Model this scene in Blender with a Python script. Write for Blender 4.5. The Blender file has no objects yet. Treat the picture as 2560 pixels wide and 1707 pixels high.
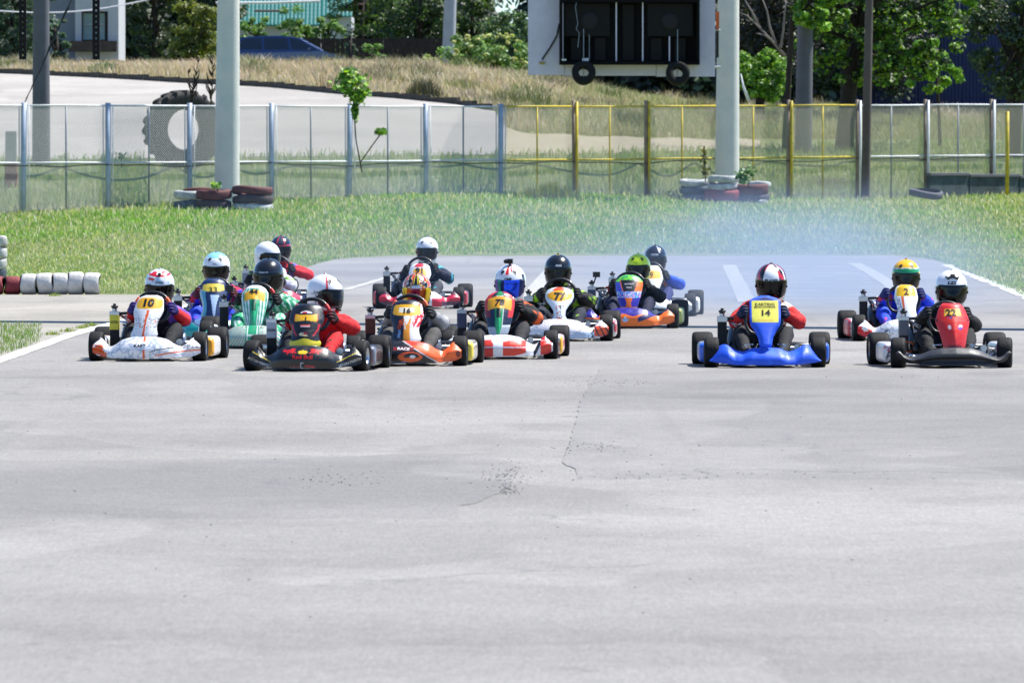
import bpy, bmesh, math, random
import numpy as np
from mathutils import Vector, Matrix, noise
from mathutils.bvhtree import BVHTree
random.seed(7); RNG = np.random.default_rng(7)
S = bpy.context.scene; C = S.collection
PI = math.pi
# ------------------------------------------------------------------ camera, sky, sun, exposure
FX = 18000.0; CH = 1.78; TILT = math.atan(465.5/FX)
cam = bpy.data.cameras.new('camera'); camo = bpy.data.objects.new('camera', cam); C.objects.link(camo)
cam.sensor_width = 36; cam.lens = 36*FX/2560; cam.clip_start = 1; cam.clip_end = 5000
camo.location = (0, 0, CH); camo.rotation_euler = (PI/2-TILT, 0, 0); S.camera = camo
cam.dof.use_dof = True; cam.dof.focus_distance = 63; cam.dof.aperture_fstop = 13
SUN_EL, SUN_AZ = math.radians(60), math.radians(62)     # azimuth from +Y (away from camera) towards +X (right)
W = bpy.data.worlds.new('World'); S.world = W; W.use_nodes = True
wn = W.node_tree.nodes; bg = wn['Background']; sky = wn.new('ShaderNodeTexSky'); sky.sky_type = 'NISHITA'
sky.sun_disc = False; sky.sun_elevation = SUN_EL; sky.sun_rotation = SUN_AZ
tn = wn.new('ShaderNodeMix'); tn.data_type = 'RGBA'; tn.blend_type = 'MULTIPLY'; tn.inputs[0].default_value = 1; tn.inputs[7].default_value = (.74, .87, 1.0, 1)
W.node_tree.links.new(sky.outputs[0], tn.inputs[6]); W.node_tree.links.new(tn.outputs[2], bg.inputs[0]); bg.inputs[1].default_value = 0.112
sl = bpy.data.lights.new('sun', 'SUN'); sl.energy = 4.8; sl.angle = math.radians(0.5); sl.color = (1, .965, .9)
so = bpy.data.objects.new('sun', sl); C.objects.link(so)
sdir = Vector((math.sin(SUN_AZ)*math.cos(SUN_EL), math.cos(SUN_AZ)*math.cos(SUN_EL), math.sin(SUN_EL)))
so.rotation_euler = sdir.to_track_quat('Z', 'Y').to_euler(); so.location = (20, 60, 60)
S.view_settings.view_transform = 'Standard'; S.view_settings.look = 'None'; S.view_settings.gamma = 1
S.view_settings.exposure = 0.83; S.view_settings.use_curve_mapping = False
sky.altitude = 1500; sky.dust_density = .3; sky.ozone_density = 2.5
S.cycles.volume_step_rate = 1.0; S.cycles.volume_bounces = 0
S.cycles.transparent_max_bounces = 24
# ------------------------------------------------------------------ helpers
def lin(h):
    if not isinstance(h, str): return h
    h = h.lstrip('#'); r = [int(h[i:i+2], 16)/255 for i in (0, 2, 4)]
    return tuple(c/12.92 if c <= .04045 else ((c+.055)/1.055)**2.4 for c in r)
def pxdir(px, py):
    v = Vector(((px-1280)/FX, -(py-853.5)/FX, -1)); return camo.rotation_euler.to_matrix() @ v
def at(px, py, Y):                       # the point at distance Y seen at a pixel of the photograph
    v = pxdir(px, py); k = Y/v.y; return Vector((v.x*k, Y, CH+v.z*k))
_PL = [(-1e4, 0), (127, 0), (146, .62), (175, 1.72), (235, 4.5), (262, 4.85), (275, 4.8), (330, 5.6), (520, 8), (2000, 12)]
_PR = [(-1e4, 0), (127, 0), (150, .42), (170, .85), (190, 1.6), (235, 2.95), (262, 3.3), (330, 3.6), (520, 5), (2000, 12)]
def smooth(a, b, x):
    t = np.clip((np.asarray(x, float)-a)/(b-a), 0, 1); return t*t*(3-2*t)
def tz(X, Y):
    X = np.asarray(X, float); Y = np.asarray(Y, float)
    a = np.interp(Y, [p[0] for p in _PL], [p[1] for p in _PL]); b = np.interp(Y, [p[0] for p in _PR], [p[1] for p in _PR])
    w = smooth(-4, 9, X); return a*(1-w)+b*w
def hit(px, py):
    v = pxdir(px, py); ds = np.arange(20, 700, .2); k = ds/v.y
    zz = CH+v.z*k; tt = tz(v.x*k, ds); i = np.argmax(zz < tt)
    d = ds[i] if zz[i] < tt[i] else 600.
    return Vector((v.x*d/v.y, d, float(tz(v.x*d/v.y, d))))
def flat(px, py, z=0.0):
    v = pxdir(px, py); k = (z-CH)/v.z; return Vector((v.x*k, v.y*k, z))
def proj(X, Y, Z):
    X = np.asarray(X, float); c, s = math.cos(TILT), math.sin(TILT); z = np.asarray(Z, float)-CH
    dep = Y*c-z*s; up = z*c+Y*s
    return 1280+FX*X/dep, 853.5-FX*up/dep
class MB:
    def __init__(s): s.v = []; s.f = []; s.m = []; s.c = None
    def add(s, vs, fs, mi=0):
        b = len(s.v); s.v += [tuple(v) for v in vs]; s.f += [tuple(b+i for i in f) for f in fs]; s.m += [mi]*len(fs); return s
    def box(s, c, d, mi=0, rot=None, taper=1.0):
        cx, cy, cz = c; x, y, z = d[0]/2, d[1]/2, d[2]/2
        P = [Vector((i*x*(taper if k > 0 else 1), j*y*(taper if k > 0 else 1), k*z)) for k in (-1, 1) for j in (-1, 1) for i in (-1, 1)]
        if rot is not None: P = [rot @ p for p in P]
        return s.add([p+Vector(c) for p in P], [(0,2,3,1),(4,5,7,6),(0,1,5,4),(2,6,7,3),(0,4,6,2),(1,3,7,5)], mi)
    def tube(s, pts, r, n=8, mi=0, caps=True, closed=False):
        pts = [Vector(p) for p in pts]; m = len(pts); rs = r if isinstance(r, (list, tuple)) else [r]*m
        vs = []; a0 = None
        for i, p in enumerate(pts):
            q0 = pts[(i-1) % m] if (i or closed) else p; q1 = pts[(i+1) % m] if (i < m-1 or closed) else p
            t = (q1-q0).normalized()
            if a0 is None: a0 = t.orthogonal().normalized()
            a0 = (a0-t*a0.dot(t)).normalized(); b = t.cross(a0)
            vs += [p+(a0*math.cos(2*PI*k/n)+b*math.sin(2*PI*k/n))*rs[i] for k in range(n)]
        fs = []
        for i in range(m if closed else m-1):
            j = (i+1) % m
            fs += [(i*n+k, i*n+(k+1) % n, j*n+(k+1) % n, j*n+k) for k in range(n)]
        if caps and not closed: fs += [tuple(range(n))[::-1], tuple((m-1)*n+k for k in range(n))]
        return s.add(vs, fs, mi)
    def lathe(s, prof, n=24, axis='X', c=(0,0,0), mi=0):      # prof: (radius, along)
        vs = []
        for r, a in prof:
            for k in range(n):
                u, w = r*math.cos(2*PI*k/n), r*math.sin(2*PI*k/n)
                p = {'X': (a, u, w), 'Y': (u, a, w), 'Z': (u, w, a)}[axis]
                vs.append((p[0]+c[0], p[1]+c[1], p[2]+c[2]))
        fs = []
        for i in range(len(prof)-1):
            fs += [(i*n+k, i*n+(k+1) % n, (i+1)*n+(k+1) % n, (i+1)*n+k) for k in range(n)]
        return s.add(vs, fs, mi)
    def grid(s, fn, nu, nv, mi=0, wrap=False):
        vs = [fn(i/(nu-1 if not wrap else nu), j/(nv-1)) for j in range(nv) for i in range(nu)]
        fs = [(j*nu+i, j*nu+(i+1) % nu, (j+1)*nu+(i+1) % nu, (j+1)*nu+i) for j in range(nv-1) for i in range(nu if wrap else nu-1)]
        return s.add(vs, fs, mi)
def mesh_of(mb, mats, smooth_=False, col=None, fix=True):
    me = bpy.data.meshes.new('m'); me.from_pydata(mb.v, [], mb.f)
    for m in (mats if isinstance(mats, (list, tuple)) else [mats]): me.materials.append(m)
    if len(me.materials) > 1: me.polygons.foreach_set('material_index', mb.m)
    if smooth_:
        me.polygons.foreach_set('use_smooth', [True]*len(me.polygons))
    if fix:
        bm = bmesh.new(); bm.from_mesh(me); bmesh.ops.recalc_face_normals(bm, faces=bm.faces); bm.to_mesh(me); bm.free()
    if col is not None: setcol(me, [col(v.co) for v in me.vertices])
    me.update(); return me
def setcol(me, cols):
    a = me.color_attributes.new('Col', 'FLOAT_COLOR', 'POINT')
    arr = np.ones((len(me.vertices), 4), np.float32); arr[:, :3] = np.array([lin(c) for c in cols], np.float32).reshape(-1, 3)
    a.data.foreach_set('color', arr.ravel())
def link(name, me, parent=None, loc=(0,0,0), rot=(0,0,0), label=None):
    o = bpy.data.objects.new(name, me); C.objects.link(o); o.location = loc; o.rotation_euler = rot
    if parent: o.parent = parent
    if label: o['label'] = label
    return o
def tag(o, label, cat, group=None, kind=None):
    o['label'] = label; o['category'] = cat
    if group: o['group'] = group
    if kind: o['kind'] = kind
    return o
def thing(name, label, cat, loc=(0,0,0), rz=0, group=None):
    o = bpy.data.objects.new(name, None); C.objects.link(o); o.location = loc; o.rotation_euler = (0,0,rz); o.empty_display_size = .1
    return tag(o, label, cat, group)
def bevel(o, w=.01, seg=2, ang=35):
    m = o.modifiers.new('bevel', 'BEVEL'); m.width = w; m.segments = seg; m.limit_method = 'ANGLE'; m.angle_limit = math.radians(ang); return o
# ------------------------------------------------------------------ materials
def mat(name, col, rough=.6, metal=0, coat=0, var=0, vscale=8, bump=0, bscale=40, attr=False, spec=.5, var2=None, coords='Object', scuff=0):
    m = bpy.data.materials.new(name); m.use_nodes = True; nt = m.node_tree; N = nt.nodes; L = nt.links; b = N['Principled BSDF']
    b.inputs['Roughness'].default_value = rough; b.inputs['Metallic'].default_value = metal
    b.inputs['Coat Weight'].default_value = coat; b.inputs['Coat Roughness'].default_value = .12
    b.inputs['Specular IOR Level'].default_value = spec
    tc = N.new('ShaderNodeTexCoord'); src = tc.outputs[coords]
    if attr:
        a = N.new('ShaderNodeAttribute'); a.attribute_name = 'Col'; base = a.outputs['Color']
    else:
        r = N.new('ShaderNodeRGB'); r.outputs[0].default_value = (*lin(col), 1); base = r.outputs[0]
    if var:
        n = N.new('ShaderNodeTexNoise'); n.inputs['Scale'].default_value = vscale; n.inputs['Detail'].default_value = 6
        n.inputs['Roughness'].default_value = .65; L.new(src, n.inputs['Vector'])
        rp = N.new('ShaderNodeMapRange'); rp.inputs[1].default_value = .3; rp.inputs[2].default_value = .7
        L.new(n.outputs[0], rp.inputs[0])
        mx = N.new('ShaderNodeMix'); mx.data_type = 'RGBA'
        if var2 is not None:
            mx.inputs[7].default_value = (*lin(var2), 1); L.new(base, mx.inputs[6]); L.new(rp.outputs[0], mx.inputs[0])
        else:
            mx.blend_type = 'MULTIPLY'; mx.inputs[0].default_value = 1; L.new(base, mx.inputs[6])
            rp.inputs[3].default_value = 1-var; rp.inputs[4].default_value = 1+var*.6
            L.new(rp.outputs[0], mx.inputs[7])
        base = mx.outputs[2]
    if scuff:
        sn = N.new('ShaderNodeTexNoise'); sn.inputs['Scale'].default_value = 38; sn.inputs['Detail'].default_value = 8; sn.inputs['Roughness'].default_value = .8
        mp_ = N.new('ShaderNodeMapping'); mp_.inputs['Scale'].default_value = (.35, 1, 1.6); L.new(src, mp_.inputs[0]); L.new(mp_.outputs[0], sn.inputs['Vector'])
        sr = N.new('ShaderNodeMapRange'); sr.inputs[1].default_value = .58; sr.inputs[2].default_value = .68; sr.inputs[4].default_value = scuff; L.new(sn.outputs[0], sr.inputs[0])
        sx_ = N.new('ShaderNodeMix'); sx_.data_type = 'RGBA'; sx_.inputs[7].default_value = (.11, .105, .10, 1); L.new(sr.outputs[0], sx_.inputs[0]); L.new(base, sx_.inputs[6]); base = sx_.outputs[2]
        rr_ = N.new('ShaderNodeMapRange'); rr_.inputs[1].default_value = .4; rr_.inputs[2].default_value = .7; rr_.inputs[3].default_value = rough*.8; rr_.inputs[4].default_value = min(1, rough+.35); L.new(sn.outputs[0], rr_.inputs[0]); L.new(rr_.outputs[0], b.inputs['Roughness'])
    L.new(base, b.inputs['Base Color'])
    if bump:
        n2 = N.new('ShaderNodeTexNoise'); n2.inputs['Scale'].default_value = bscale; n2.inputs['Detail'].default_value = 4; L.new(src, n2.inputs['Vector'])
        bp = N.new('ShaderNodeBump'); bp.inputs['Strength'].default_value = bump; bp.inputs['Distance'].default_value = .02
        L.new(n2.outputs[0], bp.inputs['Height']); L.new(bp.outputs[0], b.inputs['Normal'])
    return m
def leafmat(name, trans=.35, rough=.55, tint=(1.35, 1.3, .45)):
    m = bpy.data.materials.new(name); m.use_nodes = True; nt = m.node_tree; N = nt.nodes; L = nt.links; N.remove(N['Principled BSDF'])
    a = N.new('ShaderNodeAttribute'); a.attribute_name = 'Col'
    d = N.new('ShaderNodeBsdfDiffuse'); t = N.new('ShaderNodeBsdfTranslucent'); g = N.new('ShaderNodeBsdfGlossy'); g.inputs['Roughness'].default_value = rough
    L.new(a.outputs[0], d.inputs[0])
    mu = N.new('ShaderNodeMix'); mu.data_type = 'RGBA'; mu.blend_type = 'MULTIPLY'; mu.inputs[0].default_value = 1
    mu.inputs[7].default_value = (*tint, 1); L.new(a.outputs[0], mu.inputs[6]); L.new(mu.outputs[2], t.inputs[0])
    x = N.new('ShaderNodeMixShader'); x.inputs[0].default_value = trans; L.new(d.outputs[0], x.inputs[1]); L.new(t.outputs[0], x.inputs[2])
    y = N.new('ShaderNodeMixShader'); y.inputs[0].default_value = .06; L.new(x.outputs[0], y.inputs[1]); L.new(g.outputs[0], y.inputs[2])
    L.new(y.outputs[0], N['Material Output'].inputs[0]); return m
M = {}
M['paint'] = mat('glossy_livery_plastic', None, rough=.32, coat=.4, attr=True, var=.10, vscale=22, scuff=.45)
M['matt_paint'] = mat('satin_livery_plastic', None, rough=.45, attr=True, var=.12, vscale=20, scuff=.4)
M['helmet'] = mat('helmet_lacquer', None, rough=.25, coat=.8, attr=True)
M['suit'] = mat('race_suit_fabric', None, rough=.85, attr=True, var=.18, vscale=30, bump=.5, bscale=45)
M['skin'] = mat('glove_leather', None, rough=.7, attr=True, var=.1, vscale=40)
M['rubber'] = mat('scuffed_slick_rubber', '#111113', rough=.72, spec=.3, var=.35, vscale=14, bump=.15, bscale=60)
M['black'] = mat('black_plastic', '#131316', rough=.4, coat=.2, var=.2)
M['blackmat'] = mat('matt_black_steel', '#17181a', rough=.6, var=.2)
M['dark'] = mat('dark_void', '#08080a', rough=.9)
M['alu'] = mat('brushed_aluminium', '#b9bcc2', rough=.3, metal=1, var=.15)
M['chrome'] = mat('chromed_steel', '#cfd2d8', rough=.14, metal=1)
M['radcore'] = mat('radiator_fins', '#1c1f26', rough=.55, metal=.2, var=.3, vscale=60)
M['red'] = mat('red_anodised', '#b01a1c', rough=.35, coat=.3)
M['orange'] = mat('orange_rubber_hose', '#d05a12', rough=.5)
M['seat'] = mat('fibreglass_seat', '#2a2b2e', rough=.45, var=.2)
M['ink'] = mat('black_print', '#0c0c0e', rough=.5)
M['white_ink'] = mat('white_print', '#e9e9ea', rough=.5)
M['red_ink'] = mat('red_print', '#c01418', rough=.45)
M['yellow_ink'] = mat('yellow_print', '#e8c21c', rough=.45)
M['blue_ink'] = mat('blue_print', '#8fb6dd', rough=.45)
M['orange_ink'] = mat('orange_print', '#e0521a', rough=.45)
def visormat(name, col, alpha, rough=.06, band=False):
    m = bpy.data.materials.new(name); m.use_nodes = True; nt = m.node_tree; N = nt.nodes; L = nt.links; b = N['Principled BSDF']
    b.inputs['Base Color'].default_value = (*lin(col), 1); b.inputs['Roughness'].default_value = rough
    b.inputs['Specular IOR Level'].default_value = .25; b.inputs['Coat Weight'].default_value = .12; b.inputs['Coat Roughness'].default_value = .03
    b.inputs['Alpha'].default_value = alpha
    if band:
        b.inputs['Metallic'].default_value = .55
        a = N.new('ShaderNodeAttribute'); a.attribute_name = 'Col'; L.new(a.outputs[0], b.inputs['Base Color'])
    return m
M['visor'] = visormat('smoked_visor', '#06070a', .97); M['visor_clear'] = visormat('light_smoke_visor', '#0d1015', .78)
M['visor_mirror'] = visormat('mirrored_visor', '#ffffff', 1, .12, True)
# ------------------------------------------------------------------ ground materials
def asphalt(name, c1, c2, c3, patch=True):
    m = bpy.data.materials.new(name); m.use_nodes = True; nt = m.node_tree; N = nt.nodes; L = nt.links; b = N['Principled BSDF']
    b.inputs['Roughness'].default_value = .85; b.inputs['Specular IOR Level'].default_value = .25
    g = N.new('ShaderNodeNewGeometry')
    def nz(sc, det, rough, sx=1, sy=1):
        mp = N.new('ShaderNodeMapping'); mp.inputs['Scale'].default_value = (sx, sy, 1); L.new(g.outputs['Position'], mp.inputs[0])
        n = N.new('ShaderNodeTexNoise'); n.inputs['Scale'].default_value = sc; n.inputs['Detail'].default_value = det; n.inputs['Roughness'].default_value = rough
        L.new(mp.outputs[0], n.inputs['Vector']); return n.outputs[0]
    def ramp(f, a, bb, lo, hi):
        r = N.new('ShaderNodeMapRange'); r.inputs[1].default_value = a; r.inputs[2].default_value = bb; r.inputs[3].default_value = lo; r.inputs[4].default_value = hi
        L.new(f, r.inputs[0]); return r.outputs[0]
    def mix(f, A, B, bt='MIX'):
        x = N.new('ShaderNodeMix'); x.data_type = 'RGBA'; x.blend_type = bt
        if isinstance(f, float): x.inputs[0].default_value = f
        else: L.new(f, x.inputs[0])
        for s, k in ((A, 6), (B, 7)):
            if isinstance(s, tuple): x.inputs[k].default_value = (*s, 1)
            else: L.new(s, x.inputs[k])
        return x.outputs[2]
    col = mix(ramp(nz(.22, 6, .65), .4, .6, 0, 1), lin(c1), lin(c2))
    col = mix(ramp(nz(.6, 6, .7, .5, .25), .52, .72, 0, .55), col, lin(c3))
    gr = nz(55, 3, .8); gm = ramp(gr, .3, .7, .74, 1.26)
    col = mix(1.0, col, gm, 'MULTIPLY')
    g2 = ramp(nz(6, 8, .9), .3, .7, .86, 1.14); col = mix(1.0, col, g2, 'MULTIPLY')
    col = mix(1.0, col, ramp(nz(85, 3, .85, 1, .055), .25, .75, .84, 1.16), 'MULTIPLY')
    pt = nz(.11, 3, .55, 1.6, .7); col = mix(1.0, col, ramp(pt, .495, .505, .93, 1.05), 'MULTIPLY')
    dk = nz(.9, 8, .85, 1, .35); col = mix(ramp(dk, .60, .70, 0, .45), col, lin('#4a4a4e'))
    # dark rubber specks and scattered crumbs
    v = N.new('ShaderNodeTexVoronoi'); v.inputs['Scale'].default_value = 3.2; L.new(g.outputs['Position'], v.inputs['Vector'])
    col = mix(ramp(v.outputs['Distance'], .015, .04, .6, 0), col, lin('#3a3a3d'))
    if patch:   # faint skid marks along the driving direction
        w = nz(1.0, 4, .6, 2.2, .03); col = mix(ramp(w, .6, .75, 0, .35), col, lin(c3))
        cr = N.new('ShaderNodeTexVoronoi'); cr.feature = 'DISTANCE_TO_EDGE'; cr.inputs['Scale'].default_value = .16
        mp = N.new('ShaderNodeVectorMath'); mp.operation = 'MULTIPLY_ADD'
        dn = N.new('ShaderNodeTexNoise'); dn.inputs['Scale'].default_value = 1.5; dn.inputs['Detail'].default_value = 5; L.new(g.outputs['Position'], dn.inputs['Vector'])
        L.new(dn.outputs['Color'], mp.inputs[0]); mp.inputs[1].default_value = (1.6, 1.6, 0); L.new(g.outputs['Position'], mp.inputs[2]); L.new(mp.outputs[0], cr.inputs['Vector'])
        msk = ramp(nz(.35, 2, .5), .5, .6, 0, .5)
        e = ramp(cr.outputs['Distance'], .0, .005, 1, 0)
        mm = N.new('ShaderNodeMath'); mm.operation = 'MULTIPLY'; L.new(e, mm.inputs[0]); L.new(msk, mm.inputs[1])
        col = mix(mm.outputs[0], col, lin('#55565a'))
    L.new(col, b.inputs['Base Color'])
    bp = N.new('ShaderNodeBump'); bp.inputs['Strength'].default_value = .35; bp.inputs['Distance'].default_value = .006; L.new(gr, bp.inputs['Height']); L.new(bp.outputs[0], b.inputs['Normal'])
    return m
M['track'] = asphalt('worn_track_asphalt', '#827f7b', '#8e8b87', '#6b6866')
M['runoff'] = asphalt('pale_runoff_concrete', '#8f8b82', '#9a958b', '#7d7870', False)
M['road'] = asphalt('pale_road_asphalt', '#9a958e', '#a49f98', '#8a867f', False)
M['line'] = mat('worn_white_road_paint', '#d6d3cd', rough=.8, var=1, vscale=3.5, var2='#b4b2ae')
M['line_old'] = mat('faded_road_paint', '#c2beb2', rough=.85, var=1, vscale=5, var2='#8f8c86')
M['soil'] = mat('grassy_soil', '#55662c', rough=.95, var=1, vscale=.9, var2='#7c7a4e', coords='Object')
M['grass'] = leafmat('grass_blades', .3); M['leaf'] = leafmat('tree_leaves', .4); M['dry'] = leafmat('dry_straw_blades', .3, tint=(1.1, 1.05, .9))
M['bark'] = mat('rough_bark', '#2c241d', rough=.9, var=.4, vscale=6, bump=.5, bscale=12)
# ------------------------------------------------------------------ the ground
def sheet(name, pts, z, m, kind='structure', follow=False, sub=0):
    mb = MB(); mb.add([(p[0], p[1], (float(tz(p[0], p[1])) if follow else 0)+z) for p in pts], [tuple(range(len(pts)))])
    me = mesh_of(mb, m, fix=False)
    if me.polygons[0].normal.z < 0: me.flip_normals()
    o = link(name, me); o['kind'] = kind; return o
xs = np.unique(np.concatenate([np.arange(-40, 40.1, 1.0), np.linspace(-600, -40, 15), np.linspace(40, 600, 15)]))
ys = np.unique(np.concatenate([[-60, 0, 60, 110, 120], np.arange(124, 340, 2.0), np.linspace(340, 2000, 20)]))
XX, YY = np.meshgrid(xs, ys); ZZ = tz(XX, YY)
v = np.stack([XX.ravel(), YY.ravel(), ZZ.ravel()], 1); nx, ny = len(xs), len(ys)
mb = MB(); mb.v = [tuple(a) for a in v]; mb.f = [(j*nx+i, j*nx+i+1, (j+1)*nx+i+1, (j+1)*nx+i) for j in range(ny-1) for i in range(nx-1)]
g = link('ground', mesh_of(mb, M['soil'], True, fix=False)); g['kind'] = 'structure'

left_line = [(-60, 925), (0, 903), (60, 882), (110, 864), (170, 842), (240, 822), (330, 800), (430, 777), (540, 748), (640, 718), (700, 700)]
far_edge = [(747, 678), (793, 661), (838, 650), (900, 645), (976, 642), (1300, 637), (1700, 637), (2050, 638), (2230, 640), (2330, 650), (2372, 664)]
right_edge = [(2372, 664), (2430, 690), (2500, 719), (2560, 745), (2640, 780)]
LP = [flat(*p) for p in left_line]; FP = [flat(*p) for p in far_edge]; RP = [flat(*p) for p in right_edge]
pts = [(-9, -10)] + [(-9, 20), (LP[0].x-1.2, LP[0].y-8)] + [(p.x, p.y) for p in LP] + [(p.x, p.y) for p in FP] + [(p.x, p.y) for p in RP[1:]] + [(8.5, 40), (11, 20), (11, -10)]
sheet('track', pts, .008, M['track'])
ro = [(-60, 1), (0, 1)]
RO = [flat(-700, 737), flat(0, 737), flat(250, 737), flat(420, 738), flat(560, 737), flat(640, 722), flat(747, 679)]
sheet('run_off_pavement', [(-14, 30), (-14, 92)] + [(p.x, p.y) for p in RO[1:]] + [(LP[-1].x+.6, LP[-1].y-2), (0, 62), (0, 30)], .004, M['runoff'])
def stripe(name, pix, w, z=.013, wiggle=.01, m=None):
    P = [flat(*p) for p in pix]; a = []; b = []; Q = []
    for i in range(len(P)-1):
        n = max(2, int((P[i+1]-P[i]).length/.5))
        Q += [P[i].lerp(P[i+1], k/n) for k in range(n)]
    Q.append(P[-1])
    for i, p in enumerate(Q):
        t = (Q[min(i+1, len(Q)-1)]-Q[max(i-1, 0)]).normalized(); nrm = Vector((-t.y, t.x, 0))
        a.append(p+nrm*(w/2+random.uniform(-wiggle, wiggle))); b.append(p-nrm*(w/2+random.uniform(-wiggle, wiggle)))
    mb = MB(); n = len(a); mb.v = [(p.x, p.y, z) for p in a+b]; mb.f = [(i, i+1, n+i+1, n+i) for i in range(n-1)]
    me = mesh_of(mb, m or (M['line_old'] if 'lane' in name else M['line']), fix=False)
    if me.polygons[0].normal.z < 0: me.flip_normals()
    o = link(name, me); o['kind'] = 'structure'; return o
stripe('painted_edge_line', left_line[:9], .16)
stripe('painted_edge_line', [(2365, 663), (2400, 680), (2440, 694), (2500, 717), (2560, 741), (2640, 777)], .17, wiggle=.04)
stripe('painted_lane_line', [(860, 727), (920, 710), (985, 690)], .12)
stripe('painted_lane_line', [(1325, 745), (1345, 715), (1375, 680)], .22)
stripe('painted_lane_line', [(1822, 664), (1838, 695), (1855, 730), (1866, 757)], .22)
stripe('painted_lane_line', [(2135, 660), (2180, 683), (2225, 712), (2262, 745)], .22)
for i in range(46):
    yy = random.choice([668, 676, 684, 693, 700, 708, 716, 728, 738, 748, 758]); x0 = random.uniform(1930, 2180); l = random.uniform(12, 60)
    stripe('painted_grid_mark', [(x0, yy), (x0+l, yy+1)], random.uniform(.12, .28), z=.012+.00002*i, wiggle=.04)
for i in range(7):
    x0 = random.uniform(880, 960) if i < 3 else random.uniform(1250, 1330); yy = random.uniform(725, 760)
    stripe('painted_grid_mark', [(x0, yy), (x0+random.uniform(15, 40), yy)], .2, z=.0135+.00002*i, wiggle=.04)
# older, slightly darker repair patches with ragged edges
M['patch'] = asphalt('older_patch_asphalt', '#7c7977', '#888582', '#686563')
def patch(rows, z):
    R_ = []
    for (y0, l0, r0), (y1, l1, r1) in zip(rows, rows[1:]):
        n = max(2, int((y1-y0)/2.5)); R_ += [(y0+(y1-y0)*k/n, l0+(l1-l0)*k/n, r0+(r1-r0)*k/n) for k in range(n)]
    R_.append(rows[-1]); mb = MB()
    for y, l, r in R_:
        a, b = flat(l+random.uniform(-3, 3), y), flat(r+random.uniform(-3, 3), y); mb.v += [(a.x, a.y, z), (b.x, b.y, z)]
    yl, ll, rl = R_[-1]; a, b = flat(ll, yl), flat(rl, yl); mb.v += [(a.x, a.y-1.6, .0070), (b.x, b.y-1.6, .0070)]; R_.append(R_[-1])   # feathered near edge
    n_ = len(R_); mb.f = [(2*k, 2*k+1, 2*k+3, 2*k+2) for k in range(n_-1)]; b0 = len(mb.v)
    mb.v += [(x*1.0003, y, .004) for x, y, _z in mb.v]                 # the patch's own thickness, down into the track
    mb.f += [(2*k, 2*k+2, b0+2*k+2, b0+2*k) for k in range(n_-1)]+[(2*k+3, 2*k+1, b0+2*k+1, b0+2*k+3) for k in range(n_-1)]
    mb.f += [(1, 0, b0, b0+1)]
    me = mesh_of(mb, M['patch'], fix=False)
    if me.polygons[0].normal.z < 0: me.flip_normals()
    o = link('asphalt_patch', me); o['kind'] = 'structure'
patch([(926, 1500, 2900), (960, 1478, 2900), (1005, 1452, 2900), (1060, 1438, 2900), (1110, 1425, 2900), (1160, 1405, 2900), (1168, 1415, 2900), (1176, 1440, 2900)], .0125)
patch([(1138, 1060, 1225), (1152, 700, 1250), (1158, -300, 1270), (1172, -300, 1300), (1225, -300, 1270), (1262, -300, 1190), (1268, -300, 1150)], .0125)
M['crumb'] = mat('black_rubber_crumbs', '#1d1d20', rough=.8)
mb = MB()
for cx0, cy0, sx, sy, n in ((1262, 1190, 30, 14, 90), (1275, 1232, 14, 8, 60), (850, 1205, 60, 10, 60), (1500, 962, 60, 5, 70), (1480, 1122, 60, 8, 60), (2300, 965, 120, 12, 30), (1700, 1195, 300, 6, 70), (400, 1330, 300, 100, 40), (1600, 1300, 600, 180, 60), (1200, 1060, 700, 60, 60)):
    for _ in range(n if n > 45 else n//2):
        p = flat(random.gauss(cx0, sx), max(935, random.gauss(cy0, sy))); s = random.uniform(.0015, .005)
        mb.box((p.x, p.y, .015+s*.3), (s*random.uniform(1, 3), s*random.uniform(1, 2), s*.6), rot=Matrix.Rotation(random.uniform(0, 3), 3, 'Z'))
o = link('rubber_crumbs', mesh_of(mb, M['crumb'], fix=False)); tag(o, 'black rubber crumbs scattered over the asphalt in front of the karts', 'debris', kind='stuff')
# road beyond the fence, with its kerb
curb = [(-700, 176), (-200, 180), (0, 185), (250, 196), (480, 210), (700, 221), (830, 235), (1020, 250), (1190, 268), (1250, 284), (1264, 322), (1300, 333), (1500, 343), (1800, 350), (2560, 352), (3300, 352)]
road_near = [(-700, 406), (0, 402), (300, 400), (700, 394), (1100, 391), (1260, 389), (1500, 386), (1800, 377), (2100, 364), (2200, 358), (3300, 358)]
cx_, cy_ = zip(*curb); rx_, ry_ = zip(*road_near)
mb = MB(); us = np.linspace(-700, 1262, 80); nv = 9
for i, u in enumerate(us):
    y0, y1 = np.interp(u, rx_, ry_), np.interp(u, cx_, cy_)
    for j in range(nv):
        p = hit(u, y0+(y1-y0)*j/(nv-1)); mb.v.append((p.x, p.y, p.z+.02))
mb.f = [(i*nv+j, (i+1)*nv+j, (i+1)*nv+j+1, i*nv+j+1) for i in range(len(us)-1) for j in range(nv-1)]
o = link('road', mesh_of(mb, M['road'], True)); o['kind'] = 'structure'
mb = MB(); us = np.linspace(1256, 1900, 40); nv = 6
for i, u in enumerate(us):
    y0, y1 = np.interp(u, rx_, ry_)+2*math.sin(u/17.), np.interp(u, cx_, cy_)+2*math.sin(u/23.)
    for j in range(nv):
        p = hit(u, y0+(y1-y0)*j/(nv-1)); mb.v.append((p.x, p.y, p.z+.015))
mb.f = [(i*nv+j, (i+1)*nv+j, (i+1)*nv+j+1, i*nv+j+1) for i in range(len(us)-1) for j in range(nv-1)]
M['path'] = mat('pale_sandy_dirt', '#a79c8a', rough=.95, var=1, vscale=1.6, var2='#8b8268', bump=.4, bscale=10)
o = link('dirt_path', mesh_of(mb, M['path'], True)); o['kind'] = 'structure'
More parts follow.
